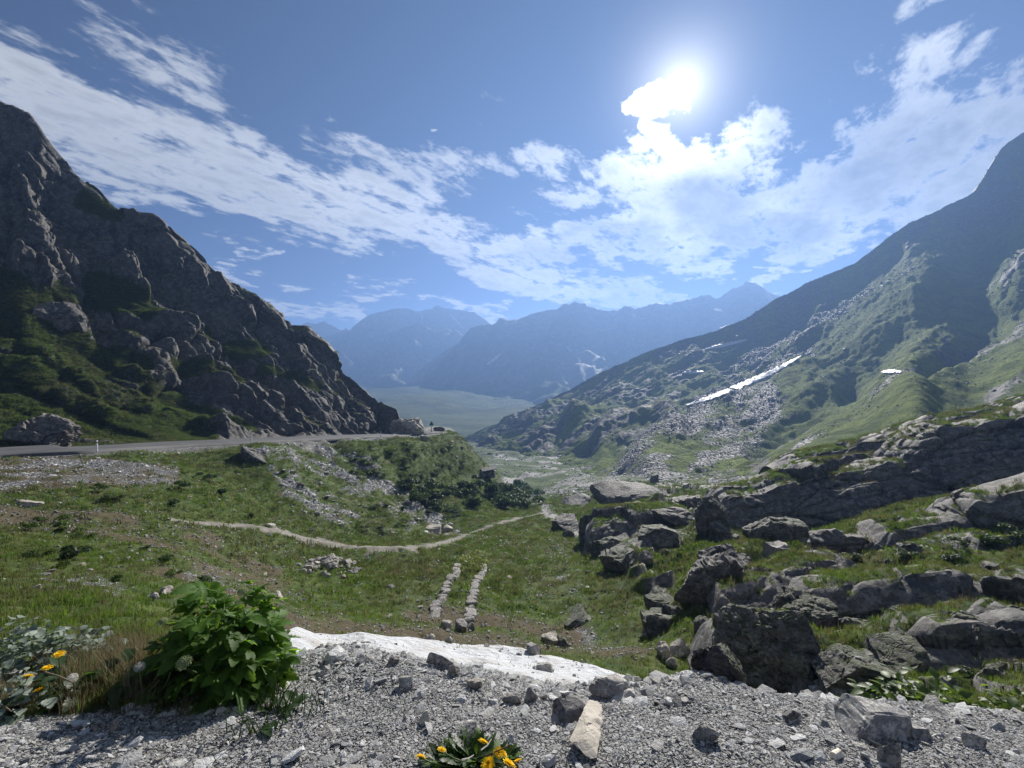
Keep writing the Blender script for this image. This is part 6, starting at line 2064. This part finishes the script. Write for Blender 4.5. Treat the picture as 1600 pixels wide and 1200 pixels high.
# pebbles in the grass
gw3 = gfree * inview * colw * GY ** 0.9 * sstep(9, 14, GY) * sstep(70, 45, GY) * np.clip(0.15 + 1.2 * Bmk + .6 * Gmk, 0, 1)
p, idx = pick_ground(gw3, 12000)
sz = p[:, 1] / F * np.exp(RNG.normal(math.log(1.15), 0.38, len(p)))
scatter('pebbles', p + np.array([0, 0, 0.05]), np.stack([sz] * 3, 1), np.stack([RNG.normal(0, .4, len(p)), RNG.normal(0, .4, len(p)), RNG.uniform(0, 6.28, len(p))], 1), c_gravm, 'small pale pebbles strewn through the meadow grass', 'pebbles')


# grass on the hillside, blocks on the mountain slope
def pick_grid(Vg, weight, n):
    wgt = weight.ravel().clip(0)
    idx = RNG.choice(wgt.size, n, p=wgt / wgt.sum())
    r_, c_ = np.unravel_index(idx, weight.shape)
    r_ = np.clip(r_, 0, Vg.shape[0] - 2); c_ = np.clip(c_, 0, Vg.shape[1] - 2)
    a, b_ = RNG.random(n)[:, None], RNG.random(n)[:, None]
    return Vg[r_, c_] * (1 - a) * (1 - b_) + Vg[r_ + 1, c_] * a * (1 - b_) + Vg[r_, c_ + 1] * (1 - a) * b_ + Vg[r_ + 1, c_ + 1] * a * b_


arl = np.linalg.norm(np.cross(np.gradient(VL, axis=0), np.gradient(VL, axis=1)), axis=-1)
wl = arl * np.clip(1 - maskl[..., 0] * 1.4, 0, 1) * sstep(-120, -40, LPX)
wl[300:] = 0
p = pick_grid(VL, wl, 48000)
sz = RNG.uniform(.4, 1.0, len(p))
scatter('hillside_grass', p, np.stack([sz, sz, sz * .55], 1), np.stack([0 * sz, 0 * sz, RNG.uniform(0, 6.28, len(p))], 1), c_grassf, 'dark green grass on the patches of the rocky hillside', 'grass')
arr = np.linalg.norm(np.cross(np.gradient(VRt, axis=0), np.gradient(VRt, axis=1)), axis=-1)
wr = arr * (0.04 + np.clip(maskr[..., 1], 0, 1) * 1.5 + 0.06 * maskr[..., 0]) * sstep(1750, 1650, RPX) * (RY ** -0.6)
wr[330:] = 0
p = pick_grid(VRt, wr, 15000)
dist = np.linalg.norm(p, axis=1)
sz = dist / F * np.exp(RNG.normal(math.log(0.75), 0.4, len(p)))
scatter('slope_boulders', p, np.stack([sz] * 3, 1), np.stack([RNG.normal(0, .5, len(p)), RNG.normal(0, .5, len(p)), RNG.uniform(0, 6.28, len(p))], 1), c_gravf, 'uncountable boulders strewn over the far mountain slope', 'boulders')
# turf on the ledges
pl_, sl_ = [], []
for Vg, wg_ in LEDGE_GRASS:
    ar_ = np.linalg.norm(np.cross(np.gradient(Vg, axis=0), np.gradient(Vg, axis=1)), axis=-1) * wg_
    if ar_.sum() > 0:
        q_ = pick_grid(Vg, ar_, int(min(7000, 200 + ar_.sum() * 22)))
        pl_.append(q_); sl_.append((0.6 + 0.016 * q_[:, 1]) * RNG.uniform(.6, 1.3, len(q_)))
p = np.concatenate(pl_); sz = np.concatenate(sl_)
scatter('ledge_grass', p, np.stack([sz] * 3, 1), np.stack([0 * sz, 0 * sz, RNG.uniform(0, 6.28, len(p))], 1), c_grass, 'green turf growing on the tops of the rock ledges', 'grass')
# the boulder fan and rubble of the valley behind the spur
gw4 = inview * colw * GY ** 1.1 * sstep(95, 115, GY) * sstep(420, 300, GY) * (0.10 + 1.3 * Gmk + 0.5 * Rmk) * sstep(720, 790, GPX)
p, idx = pick_ground(gw4, 9000)
sz = p[:, 1] / F * np.exp(RNG.normal(math.log(1.15), 0.4, len(p)))
scatter('valley_rubble', p, np.stack([sz] * 3, 1), np.stack([RNG.normal(0, .5, len(p)), RNG.normal(0, .5, len(p)), RNG.uniform(0, 6.28, len(p))], 1), c_gravm, 'pale boulder rubble fanning out over the valley bottom', 'rubble')
# grit on the snow
n = 420
px = RNG.uniform(450, 985, n); tq = RNG.uniform(0.02, 0.6, n)
Y = np.interp(px, spx, farY) * (1 - 0.5 * tq)
x = (px - 800) / F * Y
ci = np.clip(np.searchsorted(spx, px), 0, len(spx) - 1); ri = np.clip((tq * 69).astype(int), 0, 69)
zz = SZ[ri, ci]
sz = np.exp(RNG.normal(math.log(0.022), 0.5, n))
scatter('grit', np.stack([x, Y, zz], 1), np.stack([sz] * 3, 1), np.stack([0 * sz, 0 * sz, RNG.uniform(0, 6.28, n)], 1), c_gravf, 'dark grit lying on the old snow patch', 'grit')

# ================================================================== haze
def box_mesh(name, lo, hi, mats=()):
    x0, y0, z0 = lo; x1, y1, z1 = hi
    V_ = [(x0, y0, z0), (x1, y0, z0), (x1, y1, z0), (x0, y1, z0), (x0, y0, z1), (x1, y0, z1), (x1, y1, z1), (x0, y1, z1)]
    Q_ = [(3, 2, 1, 0), (4, 5, 6, 7), (0, 1, 5, 4), (1, 2, 6, 5), (2, 3, 7, 6), (3, 0, 4, 7)]
    return build_mesh(name, V_, np.array(Q_), smooth=False, mats=mats)


hm_, hb = new_mat('haze')
pvn = hb.new('ShaderNodeVolumePrincipled')
pvn.inputs['Color'].default_value = (0.25, 0.43, 0.84, 1)
pvn.inputs['Density'].default_value = 5.0e-4
pvn.inputs['Anisotropy'].default_value = 0.42
ho = hb.new('ShaderNodeOutputMaterial')
hb.l.new(pvn.outputs[0], ho.inputs['Volume'])
hz = obj('haze', box_mesh('haze', (-9500, -400, -120), (9500, 20500, 372), [hm_]))
tag(hz, 'thin blue haze filling the valley', 'haze', kind='stuff')
